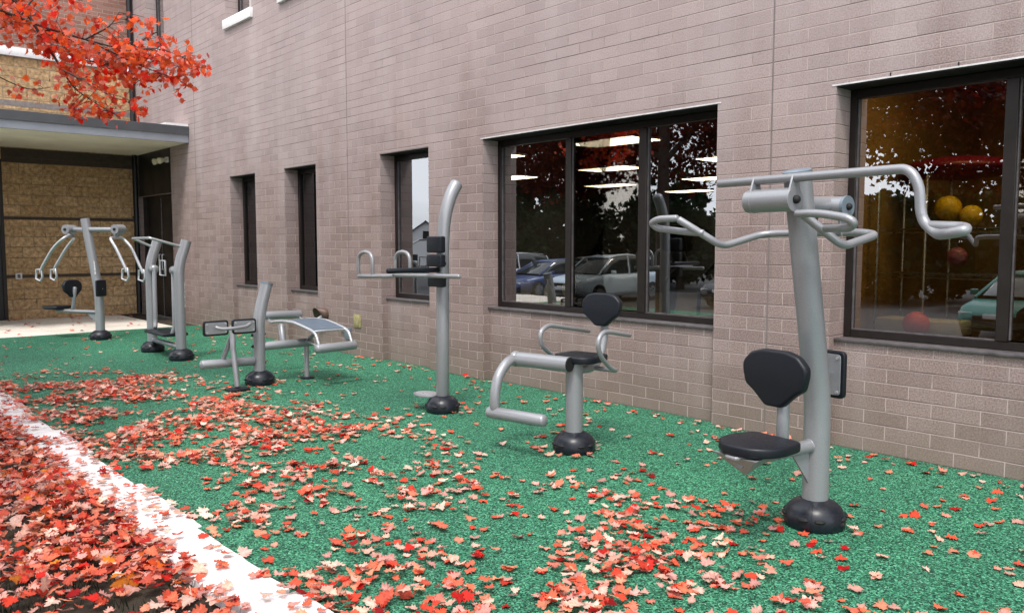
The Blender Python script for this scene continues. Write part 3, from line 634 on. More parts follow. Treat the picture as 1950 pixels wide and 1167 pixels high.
# --- machine 3: dip and knee raise tower
m3 = machine('dip_tower', 'slim grey tower with three black pads and hoop grips in front of the brick wall', (4.216, 5.613), (-1, 0))
obj('pole', tube(B(), [F(0, 0, .10), F(-.01, 0, .9), F(-.01, 0, 1.45), F(-.035, 0, 1.70), F(-.10, 0, 1.88), F(-.18, 0, 2.0)], .056, seg=26, r=.2, cap='round'), 'steel', m3)
dome(m3, r=.145, turn=R(40), pole_r=.056)
for z0, z1, d in ((1.385, 1.525, 0), (1.265, 1.370, 0), (1.095, 1.205, -.01)):
    b = B(); prism(b, rounded([(-.10, z0), (.10, z0), (.10, z1), (-.10, z1)], .015), .06, .12, F(0, -.04 + d, 0), (0, 1, 0), (0, 0, 1), (1, 0, 0), .012, 3); obj('pad', b, 'pad', m3)
obj('pad_arm', tube(B(), [F(.05, -.03, 1.238), F(.58, -.03, 1.240)], .022, seg=14), 'pad', m3)
for uu in (.13, .50):
    c0, c1 = (-.42, .56) if uu < .3 else (-.0, .545)
    br = obj('dip_bar', tube(B(), [F(uu, c0, 1.195), F(uu, c1, 1.180)], .019, seg=14), 'steel', m3)
    s = .02 if uu > .3 else 0
    obj('hoop', tube(B(), [F(uu, .29 + s, 1.19), F(uu, .29 + s, 1.33), F(uu, .32 + s, 1.375), F(uu, .405 + s, 1.395), F(uu, .49 + s, 1.375), F(uu, .52 + s, 1.33), F(uu, .52 + s, 1.19)], .0165, seg=14, r=.06), 'steel', br)
for z in (1.16, 1.29):
    b = B(); sphere(b, F(.02, -.065, z), .017, 10, 8); obj('bolt_cap', b, 'black', m3)
b = B(); prism(b, [(.105 * math.cos(k * math.pi / 14), .135 * math.sin(k * math.pi / 14)) for k in range(28)], 0, .02, F(.05, .17, .125), (1, 0, 0), (0, 1, 0), (0, 0, 1), .006, 2); st = obj('step', b, 'steel', m3)
b = B(); prism(b, [(.085 * math.cos(k * math.pi / 14), .112 * math.sin(k * math.pi / 14)) for k in range(28)], .0205, .0225, F(.05, .17, .125), (1, 0, 0), (0, 1, 0), (0, 0, 1), 0); obj('tread', b, 'steel_light', st)

# --- machine 4: sit-up bench with leg pads
m4 = machine('sit_up_bench', 'grey sit up bench with curved sheet, rollers and two black edged pads', (3.629, 8.0), (-1, 0))
po = obj('pole', tube(B(), [F(0, 0, .10), F(0, 0, .62), F(-.03, 0, .80), F(-.10, 0, 1.045)], .061, seg=26, r=.15, cap='flat'), 'steel', m4)
obj('pole_cap', tube(B(), [F(-.0985, 0, 1.038), F(-.1035, 0, 1.058)], .064, seg=26, cap='flat'), 'outlet', po)
dome(m4, r=.150, turn=R(10), pole_r=.061)
for z in (.22, .40, .52):
    for s in (-1, 1):
        b = B(); sphere(b, F(s * .062, .01, z), .018, 10, 8); obj('bolt_cap', b, 'black', po)
obj('leg_tube', tube(B(), [F(.05, 0, .250), F(.62, 0, .262)], .046, seg=20), 'steel', m4)
obj('pad_post', tube(B(), [F(.335, -.22, .03), F(.32, -.10, .40), F(.31, -.07, .645)], .027, seg=16), 'steel', m4)
obj('brace', tube(B(), [F(.40, 0, .26), F(.29, -.03, .56), F(.285, -.05, .62)], .024, seg=14), 'steel', m4)
b = B(); box(b, (.335 - .10, .22 - .08, .004), (.335 + .10, .22 + .08, .028), .006); obj('foot_plate', b, 'rubber', m4)
for k_, uc in enumerate((.49, .20)):
    plate_panel('leg_pad', m4, F(uc, -.08, .628), (1, 0, .0), (0, 0, 1), (0, 1, 0), .255, .15)
obj('pad_handle', tube(B(), [F(.52, -.16, .645), F(.47, -.19, .625), F(.345, -.21, .625), F(.21, -.19, .635), F(.155, -.16, .66)], .017, seg=12, r=.05), 'steel', m4)
obj('beam', tube(B(), [F(-.04, 0, .395), F(-.62, 0, .395)], .045, seg=20, cap='round'), 'steel', m4)
obj('leg', tube(B(), [F(-.54, 0, .37), F(-.54, 0, .02)], .027, seg=16, cap='flat'), 'steel', m4)
b = B(); lathe(b, [(.075, .003), (.075, .018), (.03, .022)], F(-.54, 0, 0), 20); obj('foot_plate', b, 'rubber', m4)
obj('foot_roller', tube(B(), [F(-.28, .54, .665), F(-.77, .54, .655)], .047, seg=20), 'steel', m4)
obj('foot_roller', tube(B(), [F(-.31, -.62, .400), F(-.79, -.62, .405)], .047, seg=20), 'steel', m4)
prof = [(.54, .625), (.44, .594), (.30, .615), (.144, .628), (-.08, .632), (-.315, .602), (-.50, .570), (-.575, .54), (-.63, .44), (-.62, .40)]
for uu in (-.35, -.73): obj('side_rail', tube(B(), [F(uu, v, z) for v, z in prof], .016, seg=12, r=.06), 'steel_light', m4)
obj('cross_rail', tube(B(), [F(-.35, -.50, .565), F(-.73, -.50, .565)], .012, seg=10), 'steel_light', m4)
b = B(); rows = []
for k in range(15):
    v = .20 - k / 14 * .69; z = .0
    for (v0, z0), (v1, z1) in zip(prof, prof[1:]):
        if v0 >= v >= v1: z = z0 + (z1 - z0) * (v0 - v) / (v0 - v1)
    rows.append([b.verts.new(F(uu, v, z + dz)) for uu in (-.362, -.718) for dz in (.004, .010)])
for q, p in zip(rows, rows[1:]):
    for i, j in ((0, 1), (1, 3), (3, 2), (2, 0)): b.faces.new((q[i], q[j], p[j], p[i]))
b.faces.new([rows[0][i] for i in (0, 1, 3, 2)]); b.faces.new([rows[-1][i] for i in (0, 2, 3, 1)])
obj('bench_sheet', b, 'sheet', m4)
obj('bench_post', tube(B(), [F(-.28, .02, .41), F(-.31, .12, .60)], .036, seg=16), 'steel', m4)
obj('bench_post', tube(B(), [F(-.55, -.02, .42), F(-.55, -.30, .58)], .02, seg=12), 'steel', m4)
obj('stay', tube(B(), [F(-.52, -.02, .41), F(-.36, -.56, .43)], .009, seg=8), 'steel_light', m4)

# --- machine 5: swing walker with two poles
m5 = machine('air_walker', 'grey two pole swing walker with a top handrail, left of centre', (3.665, 10.35), (0, 1))
# local x = +Y ; local y = -X
for u_, nm in ((0, 'near'), (1.075, 'far')):
    po = obj('pole', tube(B(), [(u_, 0, .10), (u_, 0, 1.18), (u_ + .0, -.105, 1.50)], .064, seg=26, r=.12, cap='flat', n=8), 'steel', m5)
    dome(m5, u_, 0, r=.150, turn=R(35), pole_r=.064)
    s = 1 if u_ == 0 else -1
    h = obj('swing_hub', tube(B(), [(u_ + s * .05, 0, 1.125), (u_ + s * .22, 0, 1.125)], .055, seg=18), 'steel', m5)
obj('handrail', tube(B(), [(.0, -.06, 1.42), (.0, .34, 1.532), (1.075, .21, 1.532), (1.075, -.06, 1.41)], .0165, seg=12, r=.03), 'steel_light', m5)
obj('cross_tube', tube(B(), [(.04, 0, .16), (1.03, 0, .165)], .033, seg=16), 'steel', m5)
obj('swing_arm', tube(B(), [(.88, .01, 1.12), (.895, .01, .42), (.86, .03, .335)], .028, seg=14, r=.05), 'steel', m5)
obj('swing_arm', tube(B(), [(.165, .01, 1.12), (.175, .01, .40), (.20, .04, .30)], .028, seg=14, r=.05), 'steel', m5)
b = B(); prism(b, rounded([(.15, -.16), (.93, -.16), (.93, .16), (.15, .16)], .05), .285, .325, (0, 0, 0), (1, 0, 0), (0, 1, 0), (0, 0, 1), .012, 2); obj('foot_platform', b, 'pad', m5)
obj('hand_ring', tube(B(), [(.74, -.02, 1.05), (.54, -.02, 1.05), (.54, -.02, 1.24), (.74, -.02, 1.24)], .012, seg=10, closed=True), 'steel_light', m5)
def lettering(parent, body, size, loc, normal, up, mat='white'):
    cu = bpy.data.curves.new('lettering', 'FONT'); cu.body = body; cu.size = size; cu.extrude = .001; cu.align_x = 'CENTER'; cu.align_y = 'CENTER'
    tmp = bpy.data.objects.new('tmp', cu); COL.objects.link(tmp); dg = bpy.context.evaluated_depsgraph_get(); me = bpy.data.meshes.new_from_object(tmp.evaluated_get(dg)); bpy.data.objects.remove(tmp)
    nrm, up = Vector(normal).normalized(), Vector(up).normalized(); ax = up.cross(nrm)
    me.transform(Matrix((( *(ax.x, up.x, nrm.x), loc[0]), (*(ax.y, up.y, nrm.y), loc[1]), (*(ax.z, up.z, nrm.z), loc[2]), (0, 0, 0, 1))))
    me.materials.clear(); me.materials.append(M[mat]); o = bpy.data.objects.new('lettering', me); COL.objects.link(o); o.parent = parent; return o

# small pale decal marks (illegible in the photo) as a slim plate following the pole
def decal(parent, p0, p1, wdt, normal):
    p0, p1, nn = Vector(p0), Vector(p1), Vector(normal).normalized(); d = (p1 - p0).normalized(); s = d.cross(nn).normalized(); b = B()
    L_ = (p1 - p0).length; x = 0; random.seed(3)
    pattern = [(.0, .30, .5), (.34, .06, 1), (.44, .05, .8), (.52, .12, 1), (.68, .06, .9), (.78, .05, .6), (.86, .12, 1)]
    for a, ln, wd in pattern:
        q = p0 + d * a * L_; e = q + d * ln * L_; h = s * wdt * wd * .5
        prism(b, [(-wdt * wd / 2, 0), (wdt * wd / 2, 0), (wdt * wd / 2, ln * L_), (-wdt * wd / 2, ln * L_)], 0, .0012, q, s, d, nn, 0)
    obj('decal', b, 'white', parent)
decal(m5, (-.045, -.0475, .98), (-.045, -.0475, .66), .022, (-.69, -.72, 0))

# --- machine 6: far double press
m6 = machine('chest_press_machine', 'farthest grey machine with hanging grip arms in front of the tan block wall', (3.543, 13.418), (-.545, .839))
obj('pole', tube(B(), [F(0, 0, .10), F(0, 0, .72), F(.205, 0, 1.84)], .066, seg=26, r=.14, cap='flat', n=8), 'steel', m6)
dome(m6, turn=R(15))
obj('seat_beam', tube(B(), [F(.03, 0, .42), F(.80, 0, .425)], .028, seg=16, cap='flat'), 'steel', m6)
b = B(); tri_plate(b, [(.06, .40), (.24, .40), (.062, .25)], .012); obj('gusset', b, 'steel', m6)
b = B(); prism(b, rounded([(-.17, -.17), (-.17, .17), (.08, .17), (.18, .09), (.18, -.09), (.08, -.17)], .05, 5), 0, .05, F(.82, 0, .452), (1, 0, 0), (0, 1, 0), (0, 0, 1), .014, 3); obj('seat', b, 'pad', m6)
obj('back_post', tube(B(), [F(.50, 0, .44), F(.47, 0, .60), F(.44, 0, .80)], .028, seg=14, r=.1), 'steel', m6)
b = backpad(m6, F(.465, 0, .775), 1, .95, tilt=R(-6))
plate_panel('instruction_board', m6, F(-.10, -.05, .79), (0, 1, 0), (0, 0, 1), (1, 0, 0), .20, .25)
obj('board_bracket', tube(B(), [F(-.03, 0, .78), F(-.10, -.04, .78)], .014, seg=10), 'steel', m6)
obj('cross_tube', tube(B(), [F(.42, 0, 1.68), F(-.36, 0, 1.672)], .038, seg=18), 'steel', m6)
for uc, s in ((.50, 1), (-.40, -1)):
    h = obj('press_hub', tube(B(), [F(uc, .085, 1.68), F(uc, -.085, 1.68)], .070, seg=24, cap='flat'), 'steel', m6)
    for v in (-.092,):
        b = B(); sphere(b, F(uc, v, 1.68), .022, 12, 8); obj('bolt_cap', b, 'black', h)
    near = [(.29, 1.572), (.524, 1.406), (.746, 1.106), (.78, 1.02)] if s > 0 else [(-.50, 1.545), (-.60, 1.408), (-.77, 1.083), (-.775, 1.04)]
    far = [(.666, 1.579), (.855, 1.403), (1.099, 1.086), (1.105, 1.0)] if s > 0 else [(-.20, 1.558), (-.357, 1.423), (-.545, 1.044), (-.56, 1.0)]
    ar = obj('grip_arms', tube(B(), [F(u, -.3, z) for u, z in near[::-1]] + [F(u, .3, z) for u, z in far], .0225, seg=12, r=.2), 'steel_light', m6)
    for v in (-.06, .06):
        b = B(); tube(b, [F(uc, v, 1.64), F((near[0][0] * (1 - (v + .3) / .6) + far[0][0] * (v + .3) / .6), v, 1.575)], .022, seg=10)
        obj('link', b, 'steel', ar)
    for (pp, v) in ((near, -.3), (far, .3)):
        uu, zz = pp[-1]
        obj('grip', tube(B(), [F(uu - .02, v, zz + .06), F(uu + .07, v - .0, zz + .05), F(uu + .085, v, zz - .09), F(uu, v, zz - .12), F(uu - .035, v, zz - .06)], .0175, seg=10, closed=True), 'steel_light', ar)
decal(m6, F(.005, -.069, 1.20), F(-.01, -.069, 1.00), .022, (-.2, 1, 0))

# ------------------------------------------------------------------ things seen inside the windows
def ball(r, c, mat, label):
    b = B(); sphere(b, (0, 0, 0), r, 32, 20); o = obj('exercise_ball', b, mat, smooth=180); o.location = c; props(o, label, 'ball'); return o
ball(.096, (6.40, 2.52, .85), 'ball_red', 'coral red ball low behind the glass of the right window')
ball(.100, (7.05, 2.56, 1.75), 'ball_yellow', 'larger yellow ball on the top of the wire rack')
ball(.083, (7.05, 2.385, 1.685), 'ball_yellow', 'smaller yellow ball to the right of the larger yellow one')
ball(.075, (7.0, 2.46, 1.36), 'ball_mauve', 'dull mauve ball on the middle shelf of the wire rack')
b = B(); sphere(b, (0, 0, 0), .44, 36, 22, sc=(1, 1, .22)); o = obj('inflatable_disc', b, 'ball_wine', smooth=180); o.location = (7.35, 2.60, 2.09); props(o, 'wide dark wine red inflatable stored above the yellow balls', 'inflatable')
rk = empty('wire_rack', 'tall wire shelving rack holding balls inside the right window', 'rack', (6.98, 2.48, 0))
for dx in (-.25, .25):
    for dy in (-.62, .125, .50):
        obj('post', tube(B(), [(dx, dy, -.05), (dx, dy, 2.0)], .013, seg=8), 'chrome', rk)
for z in (.83, 1.22, 1.58):
    b = B()
    for k in range(9): tube(b, [(-.25 + k * .0625, -.62, z), (-.25 + k * .0625, .50, z)], .004, seg=5)
    for dx in (-.25, .25): tube(b, [(dx, -.62, z - .03), (dx, .50, z - .03)], .005, seg=5)
    obj('shelf', b, 'chrome', rk)
b = B(); box(b, (0, 0, 0), (.3, .62, .11), .01); o = obj('storage_bin', b, 'cream'); o.location = (6.52, 2.27, .76); props(o, 'low cream storage bin under the red ball', 'bin')
b = B(); box(b, (-.06, -.09, 0), (.06, .09, .20), .008); box(b, (-.064, -.094, .185), (.064, .094, .205), .004); o = obj('tub', b, 'cream'); o.location = (5.98, 6.38, .84); props(o, 'cream tub on the inner sill of the three pane window', 'tub')
b = B(); lathe(b, [(.045, 0), (.05, .01), (.05, .13), (.035, .17), (.014, .20), (.014, .24), (.02, .25)], (0, 0, 0), 20); o = obj('spray_bottle', b, 'white'); o.location = (5.98, 6.10, .84); props(o, 'white bottle beside the cream tub on the inner sill', 'bottle')
b = B(); box(b, (-.05, -.55, -.03), (.10, .55, 0), .004); o = obj('inner_shelf', b, 'cream'); o.location = (5.96, 6.08, .84); props(o, 'narrow cream shelf just inside the three pane window', 'shelf')
ball(.11, (6.10, 5.86, .99), 'cream', 'cream ball behind the left pane of the three pane window')
tr = empty('elliptical_trainer', 'dark elliptical trainer standing inside behind the right pane of the three pane window', 'elliptical trainer', (7.35, 5.1, -.05))
b = B(); box(b, (-.30, -.9, 0), (.30, .8, .12), .03); obj('base', b, 'black', tr)
b = B(); tube(b, [(0, .55, .1), (0, .42, .9), (0, .36, 1.55)], .05, seg=12); obj('mast', b, 'black', tr)
b = B(); box(b, (-.22, .30, 1.42), (.22, .42, 1.72), .04); obj('console', b, 'black', tr)
for s in (-1, 1):
    obj('arm', tube(B(), [(s * .30, .30, .5), (s * .33, .28, 1.1), (s * .30, .02, 1.35), (s * .26, .10, 1.62), (s * .24, .28, 1.70)], .022, r=.1), 'black', tr)
    b = B(); box(b, (s * .14, -.5, .28), (s * .28, .05, .34), .02); obj('pedal', b, 'black', tr)

# ------------------------------------------------------------------ parking lot side (mirrored in the glass)
def car_paint(name, col): M[name] = plain(name, col, .35, .1, var=.02, nscale=8, bstr=0, coat=.25); return name
def build_car(label, x, y, paint, suv=False, rot=0, dx=1):
    t = empty('parked_car', label, 'car', (x, y, -.61), rot, group='parked cars mirrored in the windows')
    Lh, Wh = (2.28, .92) if suv else (2.30, .90); Hh = 1.66 if suv else 1.44; belt = 1.02 if suv else .92; hood = .98 if suv else .84
    def loft(secs, mi=0):
        b = B(); rings = []
        for (xx, pts) in secs: rings.append([b.verts.new((xx, yy, zz)) for yy, zz in pts])
        k = len(rings[0])
        for q, p in zip(rings, rings[1:]):
            for i in range(k): b.faces.new((q[i], q[(i + 1) % k], p[(i + 1) % k], p[i]))
        b.faces.new(rings[0][::-1]); b.faces.new(rings[-1]); return b
    def sec(wd, z0, z1, top): return [(-wd * .92, z0), (wd * .92, z0), (wd, z0 + .14), (wd, z1 - .14), (wd * .93, z1 - .03), (wd * top, z1), (-wd * top, z1), (-wd * .93, z1 - .03), (-wd, z1 - .14), (-wd, z0 + .14)]
    xs = [-Lh, -Lh + .06, -Lh + .3, -1.0, 0, .9, 1.35, Lh - .35, Lh - .08, Lh]
    hs = [belt - .25, belt - .06, belt + .02, belt, belt, belt - .01, hood + .02, hood - .07, hood - .20, hood - .32]
    ws = [.80, .9, .98, 1, 1, 1, 1, .97, .88, .76]
    b = loft([(xx, sec(Wh * ww, .24 if abs(xx) < Lh - .1 else .36, hh, .82)) for xx, hh, ww in zip(xs, hs, ws)])
    bmesh.ops.bevel(b, geom=[e for e in b.edges], offset=.02, segments=1, affect='EDGES'); obj('body', b, paint, t, smooth=50)
    gx = ([-Lh + .12, -Lh + .35, -1.0, .15, .55, 1.30] if suv else [-1.75, -1.15, -.7, .05, .4, 1.25]); gz = ([belt + .1, Hh - .1, Hh, Hh - .02, Hh - .10, belt - .02] if suv else [belt + .0, Hh - .12, Hh, Hh - .01, Hh - .08, belt - .02]); gw = [.80, .76, .74, .74, .76, .84]
    b = loft([(xx, sec(Wh * ww, belt - .12, max(zz, belt + .02), .84)) for xx, zz, ww in zip(gx, gz, gw)]); obj('cabin_glass', b, 'carglass', t, smooth=50)
    b = B(); tube(b, [(gx[1], 0, Hh - .08), (gx[2], 0, Hh - .01), (gx[3], 0, Hh - .02), (gx[4], 0, Hh - .09)], .03, seg=8)
    for v in b.verts: v.co.y *= 19.0 * (Wh / .92); v.co.z += .015
    obj('roof', b, paint, t, smooth=50)
    b = B()
    for s in (-1, 1):
        for (xa, za, xb, zb) in ((gx[5] + .05, belt - .03, gx[4], Hh - .09), (-.25, belt - .03, -.3, Hh - .03), (gx[0] - .02, belt - .02, gx[1], Hh - .1)):
            tube(b, [(xa, s * Wh * .87, za), (xb, s * Wh * .68, zb)], .032, seg=6)
    obj('roof_pillars', b, paint, t)
    for sx in (-1.38, 1.40):
        for s in (-1, 1):
            b = B(); tube(b, [(sx, s * (Wh - .20), .34), (sx, s * (Wh + .012), .34)], .345 if suv else .32, seg=24, cap='flat'); wq = obj('wheel', b, 'tyre', t)
            b = B(); tube(b, [(sx, s * (Wh + .013), .34), (sx, s * (Wh + .02), .34)], .21, seg=20, cap='flat'); obj('rim', b, 'rim', wq)
    for s in (-1, 1):
        b = B(); prism(b, rounded([(-.20, -.06), (.14, -.03), (.20, .07), (-.12, .06)], .03), -.02, .03, (Lh - .10, s * Wh * .66, hood - .27), (0, s, 0), (0, 0, 1), (1, 0, 0), .008, 2); obj('headlight', b, 'lamp', t)
        b = B(); box(b, (.72, s * (Wh + .01), belt + .0), (.86, s * (Wh + .17), belt + .13), .03); obj('mirror', b, paint, t)
    b = B(); prism(b, rounded([(-.42, -.06), (.42, -.06), (.48, .07), (-.48, .07)], .03), -.02, .015, (Lh - .01, 0, hood - .33), (0, 1, 0), (0, 0, 1), (1, 0, 0), .004, 1); obj('grille', b, 'black', t)
    b = B(); prism(b, rounded([(-.55, -.05), (.55, -.05), (.5, .06), (-.5, .06)], .03), -.02, .02, (Lh - .01, 0, .42), (0, 1, 0), (0, 0, 1), (1, 0, 0), .004, 1); obj('lower_intake', b, 'black', t)
    b = B(); box(b, (Lh - .02, -.26, .52), (Lh + .012, .26, .62), .004); obj('number_plate', b, 'white', t)
    return t
build_car('silver blue suv parked nose towards the building, mirrored in the middle pane', -10.7, 19.6, car_paint('silver_blue_paint', (.50, .60, .68)), True, rot=R(2))
build_car('dark blue sedan mirrored in the left pane of the three pane window', -11.0, 22.9, car_paint('dark_blue_paint', (.02, .05, .16)), rot=R(2))
build_car('silver sedan mirrored behind the dark blue one', -11.4, 26.2, car_paint('silver_paint', (.65, .68, .70)), True, rot=R(2))
build_car('white sedan in the rear row mirrored between the blue and silver blue cars', -17.5, 27.0, car_paint('white_paint', (.75, .75, .75)))
build_car('black sedan mirrored at the right end of the three pane window', -12.6, 14.6, car_paint('black_paint', (.02, .02, .022)))
build_car('dark green car mirrored in the wide right window', -9.2, 5.6, car_paint('green_paint', (.01, .14, .11)), rot=R(2))

def leafquad(bm, cl, c, size, col, nrm=None, simple=True):
    nrm = nrm or Vector((random.gauss(0, 1), random.gauss(0, 1), random.gauss(0, 1) * .8 + .4)).normalized()
    a = nrm.orthogonal().normalized(); a = Matrix.Rotation(random.uniform(0, 6.283), 3, nrm) @ a; b = nrm.cross(a)
    out = [(x * random.uniform(.85, 1.1), y_ * random.uniform(.85, 1.1)) for x, y_ in ((0, -.5), (.06, -.22), (.22, -.32), (.30, -.16), (.50, -.04), (.40, .06), (.45, .18), (.26, .14), (.30, .34), (.14, .28), (0, .55), (-.14, .28), (-.30, .34), (-.26, .14), (-.45, .18), (-.40, .06), (-.50, -.04), (-.30, -.16), (-.22, -.32), (-.06, -.22))] if not simple else [(0, -.5), (.45, -.05), (.18, .12), (0, .5), (-.18, .12), (-.45, -.05)]
    kq = random.uniform(-.5, .9)
    vs = [bm.verts.new(c + (a * x + b * y_ + nrm * (kq * (x * x) - .3 * kq * y_ * y_)) * size) for x, y_ in out]
    f = bm.faces.new(vs)
    for lp in f.loops: lp[cl] = (*col, 1)
FAR = []
def foliage_tree(name, label, cat, base, h, blobs, n, size, cols, trunk_r=.14, group=None, limit=None, limbs=8, mat='leaf_live', simple=True, extra=None):
    t = empty(name, label, cat, base, group=group)
    b = B(); H = h
    tube(b, [(0, 0, -.2), (.03, .02, H * .25), (-.04, .05, H * .5), (.02, 0, H * .85)], [trunk_r, trunk_r * .8, trunk_r * .6, trunk_r * .2], seg=10, cap='flat')
    for k in range(limbs):
        bl = blobs[k % len(blobs)]; z0 = H * (.28 + .4 * random.random()); c = Vector(bl[0]) + Vector((random.uniform(-1, 1) * bl[1] * .6, random.uniform(-1, 1) * bl[1] * .6, random.uniform(-.4, .5) * bl[2]))
        if limit and any(limit(Vector((0, 0, z0)).lerp(c, q_) + Vector(base)) for q_ in (.4, .6, .8, 1)): continue
        tube(b, [(0, 0, z0), tuple(Vector((0, 0, z0)).lerp(c, .5) + Vector((0, 0, .2))), tuple(c)], [trunk_r * .42, trunk_r * .25, .008], seg=6, cap='flat')
    if extra: extra(b, Vector(base))
    obj('trunk', b, 'bark', t)
    b = B(); cl = b.loops.layers.color.new("Col"); wsum = sum(bl[3] for bl in blobs)
    for bl in blobs:
        m = int(n * bl[3] / wsum); clumps = []
        for _ in range(max(6, m // 26)):
            d = Vector((random.gauss(0, 1), random.gauss(0, 1), random.gauss(0, 1))).normalized() * (random.random() ** .45)
            clumps.append((Vector(bl[0]) + Vector((d.x * bl[1], d.y * bl[1], d.z * bl[2])), random.uniform(.14, .34) * max(.5, bl[1] / 2.6)))
        for _ in range(m):
            cc, cr = random.choice(clumps); p = cc + Vector((random.gauss(0, cr), random.gauss(0, cr), random.gauss(0, cr * .7)))
            if limit and limit(p + Vector(base)): continue
            col = random.choice(cols); s = random.uniform(.7, 1.2)
            leafquad(b, cl, p, size * random.uniform(.7, 1.25), tuple(min(1, q * s) for q in col), simple=simple)
    obj('crown', b, mat, t, smooth=0, recalc=False); return t
fw = Vector((math.sin(R(41.87)), math.cos(R(41.87)), 0)); rt = Vector((fw.y, -fw.x, 0))
def in_view(p):             # the crown's underside rises over the open yard, well above eye level
    q = p - CAM; d = q.dot(fw)
    return d > .2 and abs(q.dot(rt)) < d * .645 + .15 and q.z < d * .335 + .25
RED = [(.32, .07, .045), (.36, .10, .05), (.40, .15, .06), (.26, .05, .04), (.34, .12, .08)]
foliage_tree('maple_tree', 'red maple whose bright coral branches reach in at the upper left', 'tree', (.75, 8.3, 0), 7.5,
             [((-1.1, -.4, 3.6), 1.9, 1.2, 3), ((-1.9, -2.4, 3.6), 1.8, 1.1, 2.4), ((-1.2, 3.2, 3.5), 1.9, 1.1, 3.0), ((-2.6, 5.4, 3.7), 1.8, 1.2, 1.8)], 26000, .10, RED, .13, limit=in_view)
foliage_tree('maple_tree', 'second red maple mirrored in the top of the right window', 'tree', (-2.2, .2, -.02), 7.0,
             [((-.2, 1.8, 3.4), 1.8, 1.0, 3), ((.2, 4.2, 3.3), 1.7, 1.1, 3.6), ((-2.2, 3.6, 3.4), 1.9, 1.1, 2.6)], 22000, .10, RED, .15, limit=in_view)
DG = [(.020, .085, .035), (.03, .12, .045), (.05, .16, .06)]; YG = [(.22, .20, .03), (.12, .16, .03), (.30, .22, .05)]; BR = [(.20, .09, .04), (.26, .14, .05), (.12, .08, .04)]
fars = [('evergreen_tree', 'dark evergreen mirrored behind the parked cars, left of the gap', -19, 29, 5.6, 2.6, DG), ('evergreen_tree', 'dark evergreen mirrored above the silver blue suv', -22, 26, 6.0, 3.0, DG),
        ('evergreen_tree', 'dark evergreen at the far left of the mirrored row', -13.5, 29.5, 5.6, 2.4, DG), ('evergreen_tree', 'low dark evergreen mirrored behind the elliptical trainer', -21, 15, 4.2, 2.5, DG),
        ('yellow_tree', 'yellow green tree mirrored at the right end of the three pane window', -20, 11.5, 5.0, 2.6, YG), ('yellow_tree', 'yellow green tree mirrored in the wide right window', -19, 4.5, 3.8, 2.7, YG),
        ('yellow_tree', 'yellow green tree mirrored near the right edge of the wide window', -24, 0, 4.2, 3.4, YG), ('brown_tree', 'brown autumn tree mirrored beside the white gable', -33, 56, 5.5, 2.4, BR), ('yellow_tree', 'tall yellow green tree mirrored behind the green car', -26, 8.5, 5.2, 3.0, YG)]
fars += [('evergreen_tree', 'dark evergreen mirrored in the left pane behind the silver car', -19.5, 33.5, 6.6, 2.6, DG), ('evergreen_tree', 'broad evergreen mirrored right of the silver blue suv', -19, 22.5, 4.6, 2.3, DG),
         ('evergreen_tree', 'evergreen mirrored between the suv and the black sedan', -17, 17.5, 4.0, 2.2, DG), ('evergreen_tree', 'dark green tree mirrored left in the wide right window', -17, 7.4, 3.6, 2.2, DG),
         ('brown_tree', 'brown leaved tree mirrored low in the wide right window', -17.5, 2.6, 3.9, 2.3, BR), ('evergreen_tree', 'dark evergreen mirrored at the right edge of the wide window', -17, -2.5, 5.5, 3.0, DG), ('evergreen_tree', 'low dark evergreen mirrored above the black sedan', -17.5, 12.3, 3.7, 2.3, DG)]
for nm, lb, x, y_, h, r, cc in fars:
    foliage_tree(nm, lb, 'tree', (x, y_, -.6), h, [((0, 0, h * .38), r, h * .36, 2), ((.2, -.3, h * .68), r * .72, h * .30, 1)], 4200, .34, cc, .2, group='trees beyond the parking lot mirrored in the windows', limbs=5, simple=True)
hs = empty('white_house', 'white gabled house far away, mirrored in the narrow window', 'house', (-36, 66, -1.2), R(35)); hs.scale = (.66, .66, .66)
b = B(); box(b, (-4, -5, 0), (4, 5, 4.4)); prism(b, [(-4, 4.4), (4, 4.4), (0, 7.2)], -4.98, 4.98, (0, 0, 0), (1, 0, 0), (0, 0, 1), (0, 1, 0)); obj('wall', b, 'siding', hs, smooth=0)
b = B()
for s in (-1, 1): prism(b, [(0, 7.25), (s * 4.5, 4.1), (s * 4.5, 4.25), (0, 7.45)], -5.4, 5.4, (0, 0, 0), (1, 0, 0), (0, 0, 1), (0, 1, 0))
obj('roof', b, 'shingle', hs, smooth=0)
for x_, z_ in ((-2, 1.2), (1.2, 1.2), (-.5, 4.6)):
    b = B(); box(b, (x_, -5.03, z_), (x_ + 1, -4.99, z_ + 1.3)); obj('window', b, 'carglass', hs, smooth=0)

